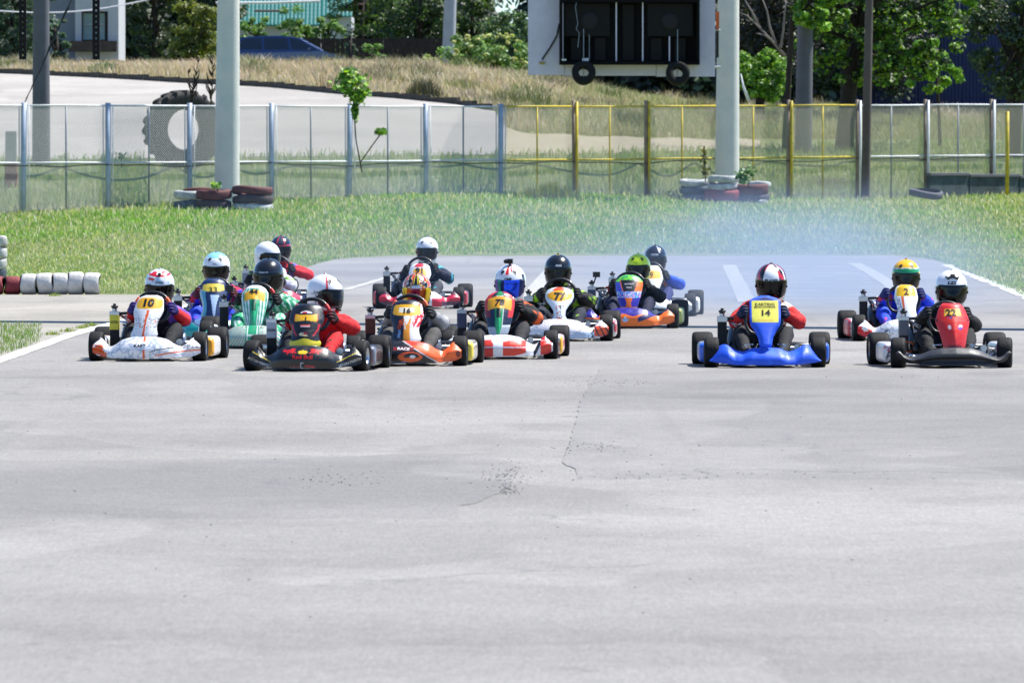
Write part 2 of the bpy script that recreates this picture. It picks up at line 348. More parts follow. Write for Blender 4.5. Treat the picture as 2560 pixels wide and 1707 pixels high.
M['kerb'] = mat('dark_kerb_concrete', '#4a463f', rough=.9, var=.3, vscale=3, bump=.3, bscale=15)
kb = thing('road_kerb', 'dark weathered kerb along the far edge of the pale road beyond the fence', 'kerb', hit(600, 215))
kb['kind'] = 'structure'
smb = MB(); smb.box((0, 0, .07), (.97, .16, .2)); ks = mesh_of(smb, M['kerb'])
u = -100
while u < 1180:
    a = hit(u, np.interp(u, cx_, cy_)); b = hit(u+78, np.interp(u+78, cx_, cy_)); L_ = (b-a).length
    n = max(1, int(round(L_)))
    for k in range(n):
        p = a.lerp(b, (k+.5)/n)-kb.location; d = b-a
        o = link('kerb_stone', ks, kb, (p.x, p.y-.1, p.z), (0, 0, math.atan2(d.y, d.x)+random.uniform(-.02, .02))); o.scale = (L_/n, 1, random.uniform(.9, 1.1))
    u += 78
# ------------------------------------------------------------------ grass, built as real blades
def blades(name, X, Y, h, w, cols, lean=.35, label=None, zoff=0, kind='stuff', m=None, base=None):
    n = len(X); Z = tz(X, Y)+zoff; ang = RNG.uniform(0, 2*PI, n); h = h*np.ones(n); w = w*np.ones(n)
    ld = RNG.uniform(0, 2*PI, n); lm = RNG.uniform(.05, lean, n)*h
    dx, dy = np.cos(ang)*w/2, np.sin(ang)*w/2; lx, ly = np.cos(ld)*lm, np.sin(ld)*lm
    V = np.empty((n, 5, 3), np.float32)
    V[:, 0] = np.stack([X-dx, Y-dy, Z-.02], 1); V[:, 1] = np.stack([X+dx, Y+dy, Z-.02], 1)
    V[:, 2] = np.stack([X+dx*.8+lx*.35, Y+dy*.8+ly*.35, Z+h*.6], 1); V[:, 3] = np.stack([X-dx*.8+lx*.35, Y-dy*.8+ly*.35, Z+h*.6], 1)
    V[:, 4] = np.stack([X+lx, Y+ly, Z+h], 1)
    b = np.arange(n)[:, None]*5
    loops = np.concatenate([b+np.array([[0, 1, 2, 3]]), b+np.array([[3, 2, 4]])], 1).astype(np.int32).ravel()
    me = bpy.data.meshes.new(name); me.vertices.add(n*5); me.vertices.foreach_set('co', V.ravel())
    me.loops.add(n*7); me.loops.foreach_set('vertex_index', loops)
    me.polygons.add(n*2); st = (np.arange(n)[:, None]*7+np.array([[0, 4]])).ravel().astype(np.int32)
    me.polygons.foreach_set('loop_start', st)
    me.update(calc_edges=True); me.validate(); me.materials.append(m or M['grass'])
    a = me.color_attributes.new('Col', 'FLOAT_COLOR', 'POINT')
    arr = np.ones((n, 5, 4), np.float32); arr[:, :, :3] = cols[:, None, :]
    if base is not None: arr[:, :2, :3] = np.array(lin(base)); arr[:, 2:4, :3] = arr[:, 2:4, :3]*.6+.4*np.array(lin(base))
    a.data.foreach_set('color', arr.ravel())
    o = link(name, me); o['kind'] = kind
    if label: tag(o, label, 'grass')
    return o
def pal(n, cs, X=None, Y=None, ws=None):
    cs = np.array([lin(c) for c in cs]); i = RNG.choice(len(cs), n, p=ws); c = cs[i]*RNG.uniform(.8, 1.2, (n, 1))
    return c.astype(np.float32)
def cheapnoise(X, Y, sc, seed=0):
    r = np.random.default_rng(seed); o = 0
    for k in range(5):
        a, b, p = r.uniform(-1, 1), r.uniform(-1, 1), r.uniform(0, 6); o = o+np.sin((X*a+Y*b)*sc*(1.6**k)/1.3+p+1.3*np.sin((X*b-Y*a)*sc*(1.6**k)*.7+p))
    return o/5
fx_, fy_ = zip(*([(-2500, 737), (600, 737)]+far_edge+[(2372, 664), (2430, 690), (2500, 719), (2560, 745), (2640, 780), (5200, 1500)]))
FEN = [(-700, 138), (60, 146), (2478, 169), (3400, 179)]
FA, FB = (60-1280)/FX*146, 146.; FC, FD = (2478-1280)/FX*169, 169.
def fenceY(X): return FB+(np.asarray(X)-FA)*(FD-FB)/(FC-FA)
def edge_py(px): return np.interp(px, fx_, fy_)
# green bank in front of the fence
n = 420000
Y = RNG.uniform(86, 176, n); X = RNG.uniform(-1, 1, n)*(.082*Y+2)
PX, PY = proj(X, Y, tz(X, Y)); k = (PY < edge_py(PX)-1-RNG.exponential(3.0, n)) & (Y < fenceY(X)+.5) & ~((PX > 2372) & (Y < 75))
X, Y, PX, PY = X[k], Y[k], PX[k], PY[k]
nz1 = cheapnoise(X, Y, .5, 1); nz2 = cheapnoise(X, Y, 1.4, 2)
near = np.clip((PY-560)/90, 0, 1)*(PX < 1000)
cA = pal(len(X), ['#6f9a3a', '#7fab42', '#92b850', '#628c36'], ws=[.3, .3, .2, .2]); cB = pal(len(X), ['#95a468', '#8aa45e', '#b4b488', '#789654'])
t = np.clip(.3+nz1*1.0+near*.7+np.clip((PX-1500)/1500, 0, .4), 0, 1)[:, None]; pick = RNG.uniform(0, 1, (len(X), 1)) < t
cols = np.where(pick, cB, cA)*(1.08+.26*nz2[:, None])
tips = RNG.uniform(0, 1, len(X)) < .07+.10*np.clip(nz1, 0, 1); cols[tips] = np.array(lin('#d8d6b8'))
blades('green_grass', X, Y, (RNG.uniform(.02, .06, len(X))*(1+.5*nz2)+tips*.03)*np.interp(Y, [90, 130, 150], [.8, 1.2, 1.8]), RNG.uniform(.007, .016, len(X))*np.interp(Y, [90, 150], [1, 1.8]), cols.astype(np.float32), .8, 'short green grass covering the bank between track and fence')
# strip of bare crumbs by the track edge is left to the soil
n = 200000
Y = RNG.uniform(140, 300, n); X = RNG.uniform(-1, 1, n)*(.082*Y+3)
PX, PY = proj(X, Y, tz(X, Y)); k = (Y > fenceY(X)) & (PY > np.interp(PX, rx_, ry_)+RNG.normal(0, 4, n)) & (PY < 620)
X, Y, PX, PY = X[k], Y[k], PX[k], PY[k]; nz1 = cheapnoise(X, Y, .4, 5)
cols = pal(len(X), ['#7d9a5a', '#8da364', '#9fa978', '#6f8d4c', '#aab084'])*(1+.15*nz1[:, None])
blades('field_grass', X, Y, RNG.uniform(.06, .26, len(X))*(1+.3*nz1), RNG.uniform(.015, .035, len(X)), cols.astype(np.float32), .5, 'thin green grass growing behind the wire fence')
n = 400000
Y = RNG.uniform(165, 300, n); X = RNG.uniform(-1, 1, n)*(.082*Y+4)
PX, PY = proj(X, Y, tz(X, Y)); k = (PY < np.interp(PX, cx_, cy_)-1) & (Y > fenceY(X)+2) & (Y < 300)
X, Y, PX, PY = X[k], Y[k], PX[k], PY[k]; nz1 = cheapnoise(X, Y, .5, 9); nz3 = cheapnoise(X, Y, 1.7, 11)
hh = RNG.uniform(.08, .40, len(X))*(1+.45*nz1+.35*nz3)
cA = pal(len(X), ['#d8c0a6', '#e2c2b2', '#c8b38c', '#ead2c4', '#b4aa74', '#d6ae9c']); cB = pal(len(X), ['#98a060', '#b0ae78', '#8a9a5c', '#c0b98c', '#7a8a4c'])
t = np.clip((PX-1350)/500+.30+nz3*.7+np.clip((60-PX)/400+.1, 0, .4), 0, 1)[:, None]
cols = np.where(RNG.uniform(0, 1, (len(X), 1)) < t, cB, cA)*(1.12+.15*nz3[:, None])
gb = cols.copy()
blades('dry_verge_grass', X, Y, hh, RNG.uniform(.014, .036, len(X)), cols.astype(np.float32), .9, 'tall dry pinkish straw grass on the verge behind the road', m=M['dry'], base='#aca678')
# taller weeds in clumps, scattered through the verge
nc = 330; Yc = RNG.uniform(176, 275, nc); Xc = RNG.uniform(-1, 1, nc)*(.08*Yc+1); rr = RNG.integers(0, nc, 60000)
X = Xc[rr]+RNG.normal(0, .28, 60000); Y = Yc[rr]+RNG.normal(0, .5, 60000); PX, PY = proj(X, Y, tz(X, Y)); k = (PY < np.interp(PX, cx_, cy_)-3) & (Y > fenceY(X)+3)
ct = np.array([lin(c) for c in ['#7f8450', '#6e7048', '#8d8468', '#9a9a66', '#66743f', '#ac9c88', '#87785e', '#c9bc9c', '#d6c4b0']]); cc = ct[RNG.integers(0, len(ct), nc)][rr]*RNG.uniform(.75, 1.25, (60000, 1)); hcl = RNG.uniform(.3, .75, nc)[rr]*RNG.uniform(.4, 1, 60000)
blades('verge_weeds', X[k], Y[k], hcl[k], RNG.uniform(.014, .04, k.sum()), cc[k].astype(np.float32), .9, 'darker clumps of weeds scattered through the dry verge', m=M['dry'])
# dark weeds and clumps in the verge, and the tuft at the left track edge
def tuft(name, px, py, n, r, h, cs, label, cat='weed', w=.02, group=None):
    p = hit(px, py) if py < 640 else flat(px, py)
    X = p.x+RNG.normal(0, r, n); Y = p.y+RNG.normal(0, r, n)
    o = blades(name, X, Y, RNG.uniform(.4, 1, n)*h*np.exp(-((X-p.x)**2)/(5*r*r)), w, pal(n, cs), .6)
    del o['kind']; tag(o, label, cat, group); return o
n = 9000; PXs = RNG.uniform(-500, 108, n)*1.0; PYs = RNG.uniform(812, 893, n)
PXs = PXs-np.abs(RNG.normal(0, 14, n)); kk = (PYs < np.interp(PXs, [-500, -60, 0, 60, 110], [1000, 915, 890, 872, 850])) ; PXs, PYs = PXs[kk], PYs[kk]
dd = CH*FX/(PYs-388); X = (PXs-1280)/FX*dd
blades('corner_grass', X, dd, RNG.uniform(.02, .075, len(X)), .006, pal(len(X), ['#5f8a2e', '#7fa540', '#8b9a5a', '#6f8a38']), .8, 'ragged patch of grass beside the white line at the left')
for (px, py), lb in zip([(130, 838), (172, 830), (205, 822), (228, 816), (138, 741)], ['small weed tuft nearest the corner grass along the white line', 'second small weed tuft along the white line', 'yellow green weed tuft on the run off beside the white line', 'small weed tuft just left of the radiator of the white kart', 'tiny yellow weed at the foot of the middle white kart tyre']):
    o = tuft('weed', px, py, 70, .05, .06, ['#7f9a35', '#9aa54a'], lb, w=.008)
tuft('weed', 1060, 250, 500, .3, .75, ['#4a4a38', '#5d5a44', '#3b4030'], 'dark dead weed standing at the road kerb in the pink verge', w=.03)
tuft('weed', 265, 187, 500, .35, .5, ['#4f6a34', '#5f7a3c'], 'low green weed in the verge left of the pale lamp post', w=.03)
tuft('weed', 690, 158, 700, .5, 1.0, ['#6a6050', '#857460', '#4c4436'], 'tall brown weeds in front of the blue parked car', w=.03)
tuft('weed', 2080, 470, 900, .5, .3, ['#7a7a60', '#8a8a6a', '#5f6f48'], 'faded scrub at the foot of the thin grey pole', w=.015)
tuft('weed', 1380, 500, 500, .35, .45, ['#6a7040', '#7f8a48'], 'yellowish tall weed beside the first yellow fence bay', w=.02)
# ------------------------------------------------------------------ kart building blocks
def I(x, xs, ys): return float(np.interp(x, xs, ys))
def sI(x, xs, ys, d=.02): return (I(x-d, xs, ys)+2*I(x, xs, ys)+I(x+d, xs, ys))/4
def pip(x, y, P):
    c = False; j = len(P)-1
    for i in range(len(P)):
        (xi, yi), (xj, yj) = P[i], P[j]
        if (yi > y) != (yj > y) and x < (xj-xi)*(y-yi)/(yj-yi)+xi: c = not c
        j = i
    return c
def fbm(x, y, s, o=0): return noise.fractal(Vector((x*s+o*7.1, y*s-o*3.3, o)), .8, 2, 3)
def text_mesh(body, size, m, bold=.0, xs=1.0, shear=0):
    cu = bpy.data.curves.new('t', 'FONT'); cu.body = body; cu.size = size; cu.align_x = 'CENTER'; cu.align_y = 'CENTER'; cu.offset = bold; cu.resolution_u = 2; cu.shear = shear
    o = bpy.data.objects.new('t', cu); me = bpy.data.meshes.new_from_object(o); bpy.data.objects.remove(o)
    for v in me.vertices: v.co.x *= xs
    me.materials.clear(); me.materials.append(m); return me
def bvh_of(me): return BVHTree.FromPolygons([v.co for v in me.vertices], [tuple(p.vertices) for p in me.polygons])
def decal(par, bvh, body, x, z, size, m, rot=0, bold=.0, xs=1.0, name='lettering', off=.0035, shear=0, arc=0):
    me = text_mesh(body, size, m, bold*size, xs, shear)
    c, s = math.cos(rot), math.sin(rot)
    h0 = bvh.ray_cast(Vector((x, -3, z)), Vector((0, 1, 0)))[0]; y0 = h0.y if h0 else 0
    for v in me.vertices:
        X = x+v.co.x*c-v.co.y*s; Z = z+v.co.x*s+v.co.y*c-arc*(v.co.x**2)
        h = bvh.ray_cast(Vector((X, -3, Z)), Vector((0, 1, 0)))[0]
        v.co = (X, (h.y if h and abs(h.y-y0) < .12 else y0)-off, Z)
    return link(name, me, par)
# --- wheels
def tyre_mesh(r, w):
    h = w/2; mb = MB()
    mb.lathe([(.066, -h*.80), (.075, -h*.92), (r*.78, -h*1.0), (r*.90, -h*.95), (r*.975, -h*.80), (r*.995, -h*.55), (r, 0), (r*.995, h*.55), (r*.975, h*.80), (r*.90, h*.95), (r*.78, h), (.075, h*.92), (.066, h*.80)], 40)
    return mesh_of(mb, M['rubber'], True)
def rim_mesh(w):
    h = w/2; mb = MB()
    mb.lathe([(.069, -h*.86), (.063, -h*.86), (.058, -h*.6), (.052, -h*.3), (.05, h*.1), (.03, h*.12), (.028, h*.55), (.0, h*.55)], 24)
    mb.lathe([(.069, h*.86), (.063, h*.86), (.058, h*.6), (.052, h*.3), (.05, h*.08)], 24)
    for k in range(3):
        a = k*2*PI/3; mb.tube([(h*.5, .042*math.cos(a), .042*math.sin(a)), (h*.62, .042*math.cos(a), .042*math.sin(a))], .006, 6)
    return mesh_of(mb, M['alu'], True)
TF, TR = tyre_mesh(.130, .125), tyre_mesh(.141, .178); RF, RR = rim_mesh(.125), rim_mesh(.178)
def wheel(root, x, y, rear, steer=0):
    o = link('wheel', RR if rear else RF, root, (x, y, .141 if rear else .130), (0, 0, (PI if x < 0 else 0)+steer)); link('tyre', TR if rear else TF, o); return o
# --- chassis meshes, shared
def chassis():
    mb = MB(); r = .014
    for s in (-1, 1):
        mb.tube([(s*.16, -.20, .05), (s*.24, -.1, .05), (s*.26, .1, .05), (s*.31, .35, .05), (s*.31, .9, .06), (s*.28, 1.08, .06)], r, 8)
        mb.tube([(s*.25, 0, .07), (s*.385, 0, .128)], .012, 8)
        mb.tube([(s*.31, .2, .06), (s*.47, .24, .07), (s*.5, .3, .09), (s*.5, .68, .09), (s*.47, .74, .07), (s*.31, .76, .06)], .011, 8)
        mb.tube([(s*.08, -.17, .05), (s*.11, -.1, .12), (s*.06, .0, .20)], .008, 6)
    mb.tube([(-.27, .12, .05), (.27, .12, .05)], r, 8); mb.tube([(-.31, .6, .05), (.31, .6, .05)], r, 8); mb.tube([(-.28, 1.08, .06), (.28, 1.08, .06)], r, 8)
    mb.tube([(-.16, -.2, .05), (.16, -.2, .05)], r, 8)
    mb.tube([(-.35, .06, .11), (.35, .06, .11)], .008, 6)
    return mesh_of(mb, M['chrome'], True)
def axle_(): mb = MB(); mb.tube([(-.5, .95, .14), (.5, .95, .14)], .018, 10); mb.lathe([(.0, -.012), (.085, -.012), (.085, .012), (0, .012)], 24, 'X', (.2, .95, .14)); return mesh_of(mb, M['alu'], True)
def tray_(): mb = MB(); mb.box((0, .12, .036), (.5, .56, .008)); return mesh_of(mb, M['blackmat'])
def seat_():
    mb = MB()
    def f(u, v):
        a = -1+2*u; y = .58+.36*v**.75; z = .06+.34*v**1.7; w = .16+.02*v
        return (a*w, y-.10*abs(a)**3*(1-.3*v), z+.12*abs(a)**3*(1-v*.9)+.0)
    mb.grid(f, 17, 13); o = mesh_of(mb, M['seat'], True); return o
def wheel_steer():
    mb = MB(); c = Vector((0, .30, .45)); u = Vector((0, .40, .917)); rr = .154
    P = []
    for k in range(36):
        a = 2*PI*k/36; X = rr*math.sin(a); U = rr*math.cos(a)
        if U < -.11: U = -.11+(U+.11)*.4
        P.append(c+Vector((X, 0, 0))+u*U)
    mb.tube(P, .0155, 8, closed=True)
    for a in (PI/2, -PI/2, PI): mb.tube([c+Vector((0, .012, 0)), c+Vector((rr*math.sin(a)*.95, 0, 0))+u*(rr*math.cos(a)*(.7 if a == PI else .95))], .009, 6)
    mb.tube([c, (0, .08, .12)], .010, 8)
    return mesh_of(mb, M['black'], True)
def radiator_():
    mb = MB(); mb.box((0, 0, .25), (.078, .045, .27)); me = mesh_of(mb, M['radcore']); return me
def rad_fins():
    mb = MB()
    for k in range(26): mb.box((0, -.026, .125+k*.0098), (.066, .006, .003))
    return mesh_of(mb, M['radcore'])
def rad_top():
    mb = MB(); mb.box((0, 0, .40), (.088, .056, .05)); mb.tube([(0, 0, .42), (0, 0, .45)], .022, 12); mb.tube([(.03, .03, .40), (.1, .1, .36), (.12, .2, .25)], .011, 8); return mesh_of(mb, M['alu'])
def rad_cap():
    mb = MB(); mb.tube([(0, 0, .45), (0, 0, .475)], .026, 12); mb.tube([(0, 0, .475), (0, 0, .492)], .014, 8); mb.box((0, 0, .466), (.062, .012, .012)); return mesh_of(mb, M['black'], True)
def lever_():
    mb = MB(); mb.tube([(.04, 0, .405), (.12, .01, .41), (.16, .03, .415)], .013, 8); return mesh_of(mb, M['black'], True)
def lever_tip():
    mb = MB(); mb.tube([(.15, .02, .415), (.20, .06, .42), (.25, .09, .41)], .011, 8); mb.tube([(.17, .03, .41), (.17, .03, .35)], .009, 6); return mesh_of(mb, M['red'], True)
def exhaust_():
    mb = MB(); mb.tube([(.10, .30, .31), (.11, .22, .28), (.115, .12, .22), (.12, .02, .16), (.12, -.04, .12)], [.03, .05, .066, .066, .034], 16); return mesh_of(mb, M['black'], True)
def engine_():
    mb = MB(); mb.box((.10, .34, .13), (.15, .18, .12)); mb.box((.10, .32, .25), (.11, .12, .10))
    for k in range(4): mb.box((.10, .34, .21+.03*k), (.13, .14, .012))
    mb.tube([(.10, .26, .30), (.10, .20, .35), (.08, .12, .37)], .02, 8)
    return mesh_of(mb, M['dark'])
def plumbing_():
    mb = MB()
    for k in range(2):
        a = random.uniform(-.03, .05); mb.tube([(.05+a, .0, .38), (.12+a, -.03, .33+.02*k), (.15+a*.5, .08, .22+.02*k), (.10, .2, .2)], .0045, 5)
    mb.box((.15, .02, .36), (.03, .04, .05)); mb.box((.12, .06, .30), (.05, .05, .03))
    return mesh_of(mb, M['alu'], True)
def hose_(): mb = MB(); mb.tube([(.02+.04*math.cos(a), -.03, .17+.045*math.sin(a)) for a in np.linspace(.3, 5.4, 16)], .006, 6); return mesh_of(mb, M['orange'], True)
def brake_():
    mb = MB(); mb.box((.25, .02, .12), (.05, .07, .06)); mb.tube([(.18, -.02, .09), (.24, 0, .16), (.30, .03, .1), (.34, .0, .15), (.38, .02, .12)], .010, 6)
    mb.box((.32, .05, .10), (.06, .05, .04)); mb.tube([(.2, .1, .07), (.36, .1, .08)], .012, 8); mb.lathe([(0, 0), (.028, 0), (.028, .02), (0, .02)], 12, 'Y', (.27, -.01, .17)); return mesh_of(mb, M['alu'])
def pedals_(s):
    mb = MB()
    mb.tube([(s*.12, -.10, .06), (s*.12, -.12, .14), (s*.17, -.12, .20), (s*.10, -.12, .20)], .008, 6)
    return mesh_of(mb, M['chrome'], True)
def rear_b():
    mb = MB(); mb.tube([(-.5, 1.18, .13), (-.3, 1.22, .13), (.3, 1.22, .13), (.5, 1.18, .13)], [.05, .06, .06, .05], 12); return mesh_of(mb, M['black'], True)
SH = dict(frame=chassis(), axle=axle_(), floor_tray=tray_(), seat=seat_(), steering_wheel=wheel_steer(), rear_bumper=rear_b(), brake_assembly=brake_())
PED = [pedals_(-1), pedals_(1)]
RADM = dict(core=radiator_(), fins=rad_fins(), top=rad_top(), cap=rad_cap(), lever=lever_(), tip=lever_tip(), exhaust=exhaust_(), engine=engine_(), plumb=plumbing_(), tubing=hose_())
def vary(c, k): c = lin(c); return tuple(a*k for a in c)
# --- fairings
BX = {'wing': dict(t=([0,.10,.19,.26,.31,.35,.39,.445,.468],[.222,.220,.200,.152,.130,.165,.212,.212,.165]), b=([0,.2,.33,.42,.468],[.032,.036,.045,.055,.085]), y=([0,.1,.2,.3,.38,.468],[-.36,-.352,-.32,-.25,-.20,-.15])),
      'scoop': dict(t=([0,.11,.18,.25,.32,.37,.41,.45],[.178,.173,.138,.160,.207,.19,.14,.068]), b=([0,.25,.40,.45],[.03,.034,.05,.062]), y=([0,.15,.3,.45],[-.34,-.33,-.28,-.17])),
      'band': dict(t=([0,.12,.2,.28,.34,.39,.435,.455],[.180,.176,.155,.115,.092,.125,.205,.15]), b=([0,.22,.32,.39,.455],[.028,.032,.045,.055,.10]), y=([0,.15,.3,.455],[-.36,-.34,-.26,-.15]))}
def bumper(kind, colf, m, sx=1.0):
    P = BX[kind]; NU, NV = 190, 36; mb = MB(); cols = []
    for j in range(NV):
        v = j/(NV-1)
        for i in range(NU):
            x = -.468+.936*i/(NU-1); a = abs(x); mx = P['t'][0][-1]; a2 = a*mx/.468
            zt = sI(a2, *P['t']); zb = sI(a2, *P['b']); yf = sI(a2, *P['y'], d=.04)
            if kind == 'wing':
                bulge = .05*math.exp(-(a/.2)**2); groove = .022*math.exp(-((a-.30)/.05)**2)
                y = yf+.02*(1-v)**2+(.10+bulge)*max(0, v-.35)**1.6*1.6+groove*math.sin(v*PI)+.012*math.sin(v*9)*smooth(.34, .38, a)
            elif kind == 'scoop':
                y = yf+.03*(1-v)**2+.16*v**2.4+.02*math.sin(v*PI)*smooth(.12, .2, a)*(1-smooth(.24, .32, a))
            else:
                y = yf+.05*(1-v)**1.3+.05*(1 if v < .55 else 0)*(.0)+.13*max(0, v-.5)**1.3*2
                y += .035*math.exp(-((v-.35)/.22)**2)*(1-smooth(.28, .36, a))
            z = zb+(zt-zb)*v
            mb.v.append((x*sx, y, z)); c = colf(x, z, v); cols.append(lin(c))
    mb.f = [(j*NU+i, j*NU+i+1, (j+1)*NU+i+1, (j+1)*NU+i) for j in range(NV-1) for i in range(NU-1)]
    me = mesh_of(mb, m, True, fix=False); setcol(me, cols); return me
# cones: (height fraction, half width) outlines from the photograph
CO = {'hour': [(0,.055),(.03,.09),(.08,.112),(.14,.118),(.24,.104),(.34,.098),(.46,.106),(.58,.124),(.66,.13),(.78,.122),(.9,.112),(.96,.09),(1,.05)],
      'long': [(0,.03),(.04,.065),(.12,.085),(.25,.098),(.4,.112),(.55,.122),(.7,.13),(.82,.128),(.92,.10),(.98,.06),(1,.03)],
      'stem': [(0,.03),(.04,.075),(.10,.072),(.2,.055),(.34,.06),(.46,.085),(.58,.118),(.7,.135),(.82,.135),(.92,.115),(.98,.07),(1,.03)],
      'sign': [(0,.048),(.04,.052),(.18,.062),(.30,.088),(.42,.122),(.5,.13),(.9,.13),(.95,.10),(1,.03)],
      'shield': [(0,.05),(.03,.085),(.1,.096),(.3,.112),(.5,.135),(.62,.148),(.7,.138),(.85,.118),(.95,.095),(1,.07)]}
def cone(kind, z0, z1, colf, m, lean=0, tilt=.22, ridge=0, ws=1.0):
    P = CO[kind]; xs_, ws_ = zip(*P); NU, NV = 49, 90; mb = MB(); cols = []
    for j in range(NV):
        s = j/(NV-1); hw = I(s, xs_, ws_)*ws
        for i in range(NU):
            t = -1+2*i/(NU-1); z = z0+(z1-z0)*s
            y = -.30+.075+tilt*s**1.25+.065*abs(t)**2.2*(hw/.12)-.015*math.sin(s*PI)
            if kind == 'sign': y = -.27+.30*s**1.1+.05*abs(t)**3*(1-smooth(.3, .6, s)*.8)
            if ridge: y -= ridge*math.exp(-(t/.22)**2)*math.sin(min(1, s/.8)*PI)
            if s < .06: y += .03*(1-s/.06)
            if s > .95: y += .02*((s-.95)/.05)
            mb.v.append((t*hw+lean*(s-.5), y, z)); cols.append(lin(colf(t, s)))
    mb.f = [(j*NU+i, j*NU+i+1, (j+1)*NU+i+1, (j+1)*NU+i) for j in range(NV-1) for i in range(NU-1)]
    me = mesh_of(mb, m, True, fix=False); setcol(me, cols); return me
def pod(side, colf, m):                      # a rounded box outside the nerf bar; its front face shows between the tyres
    mb = MB(); cols = []; NU, NV = 40, 30
    for j in range(NV):
        v = j/(NV-1); y = .17+.60*v
        endr = 1-.25*max(0, (.12-v)/.12)**2-.2*max(0, (v-.85)/.15)**2
        for i in range(NU):
            a = 2*PI*i/NU; c, s = math.cos(a), math.sin(a); p = .45
            X = abs(c)**p*(1 if c > 0 else -1)*.075*endr; Z = abs(s)**p*(1 if s > 0 else -1)*(.085 if v < .5 else .085)*endr
            mb.v.append((side*(.475+X-.03*v*0), y, .125+Z)); cols.append(lin(colf(X/.075, Z/.085, v)))
    mb.f = [(j*NU+i, j*NU+(i+1) % NU, (j+1)*NU+(i+1) % NU, (j+1)*NU+i) for j in range(NV-1) for i in range(NU)]
    for jj, st in ((0, 0), (NV-1, (NV-1)*NU)):
        # cap as concentric rings so that the sticker colours stay sharp
        ring = [mb.v[st+i] for i in range(NU)]; cx = side*.475; last = st
        for k in range(1, 7):
            q = 1-k/6; b = len(mb.v)
            for i in range(NU):
                X, Z = (ring[i][0]-cx)*q, (ring[i][2]-.125)*q; mb.v.append((cx+X, ring[i][1]-(.012*(1-q) if jj == 0 else -.012), .125+Z)); cols.append(lin(colf(side*X/.075*1.0, Z/.085, v if jj else 0)))
            mb.f += [(last+i, last+(i+1) % NU, b+(i+1) % NU, b+i) for i in range(NU)]; last = b
    me = mesh_of(mb, m, True, fix=False); setcol(me, cols)
    bm = bmesh.new(); bm.from_mesh(me); bmesh.ops.recalc_face_normals(bm, faces=bm.faces); bm.to_mesh(me); bm.free(); return me
# --- helmet (local frame, centre of head at the origin, faces -Y)
HA, HB, HC = .126, .150, .138
def hpoint(az, z, g=0):            # az: 0 = front, + = image right
    if z > 0: h = math.sqrt(max(0, 1-(z/HC)**2.2))
    else: h = 1-.20*(abs(z)/.15)**2
    X = math.sin(az)*(HA*h+g); Y = -math.cos(az)*((HB*h)+g)
    fr = max(0, math.cos(az))
    if z < 0: Y -= .018*fr**3*min(1, -z/.06); 
    if z > 0: Y += .01*fr*z/HC
    else: X *= 1-.12*(abs(z)/.15)*fr
    return Vector((X, Y, z))
VZ0, VZ1, VA = -.098, .026, math.radians(64)
def helmet_shell(colf):
    mb = MB(); cols = []; NU, NV = 96, 44
    for j in range(NV):
        q = j/(NV-1); z = -.148+.286*(math.sin(q*PI/2)**.9)
        if j == NV-1: z = HC
        for i in range(NU):
            az = -PI+2*PI*i/NU; mb.v.append(hpoint(az, z)); cols.append(lin(colf(math.degrees(az), z/HC)))
    for j in range(NV-1):
        for i in range(NU):
            a = [(j*NU+i), (j*NU+(i+1) % NU), ((j+1)*NU+(i+1) % NU), ((j+1)*NU+i)]
            zc = (mb.v[a[0]][2]+mb.v[a[2]][2])/2; azc = -PI+2*PI*(i+.5)/NU
            if VZ0 < zc < VZ1 and abs(azc) < VA*.92: continue
            mb.f.append(tuple(a))
    me = mesh_of(mb, M['helmet'], True, fix=False); setcol(me, cols); return me
def visor_mesh(m, colf=None, up=0):
    mb = MB(); cols = []; NU, NV = 44, 12
    for j in range(NV):
        for i in range(NU):
            u = -1+2*i/(NU-1); az = u*VA*1.12; q = j/(NV-1); zz = VZ0-.012+(VZ1-VZ0+.022)*q
            zz += up; zm = (VZ0+VZ1)/2+up; zz = zm+(zz-zm)*(1-.35*max(0, abs(u)-.7)/.3)
            p = hpoint(az, zz, .006); mb.v.append(p); cols.append(lin(colf(u, q)) if colf else (1, 1, 1))
    mb.f = [(j*NU+i, j*NU+i+1, (j+1)*NU+i+1, (j+1)*NU+i) for j in range(NV-1) for i in range(NU-1)]
    me = mesh_of(mb, m, True, fix=False); setcol(me, cols); return me
def liner():
    mb = MB(); NU, NV = 48, 16
    for j in range(NV):
        z = -.148+.27*j/(NV-1)
        for i in range(NU):
            p = hpoint(-PI+2*PI*i/NU, z); mb.v.append((p.x*.88, p.y*.88, p.z))
    mb.f = [(j*NU+i, j*NU+(i+1) % NU, (j+1)*NU+(i+1) % NU, (j+1)*NU+i) for j in range(NV-1) for i in range(NU) if not (-.095 < mb.v[j*NU+i][2] < .028 and abs(-PI+2*PI*(i+.5)/NU) < VA)]
    return mesh_of(mb, M['dark'], True, fix=False)
LINER = liner()
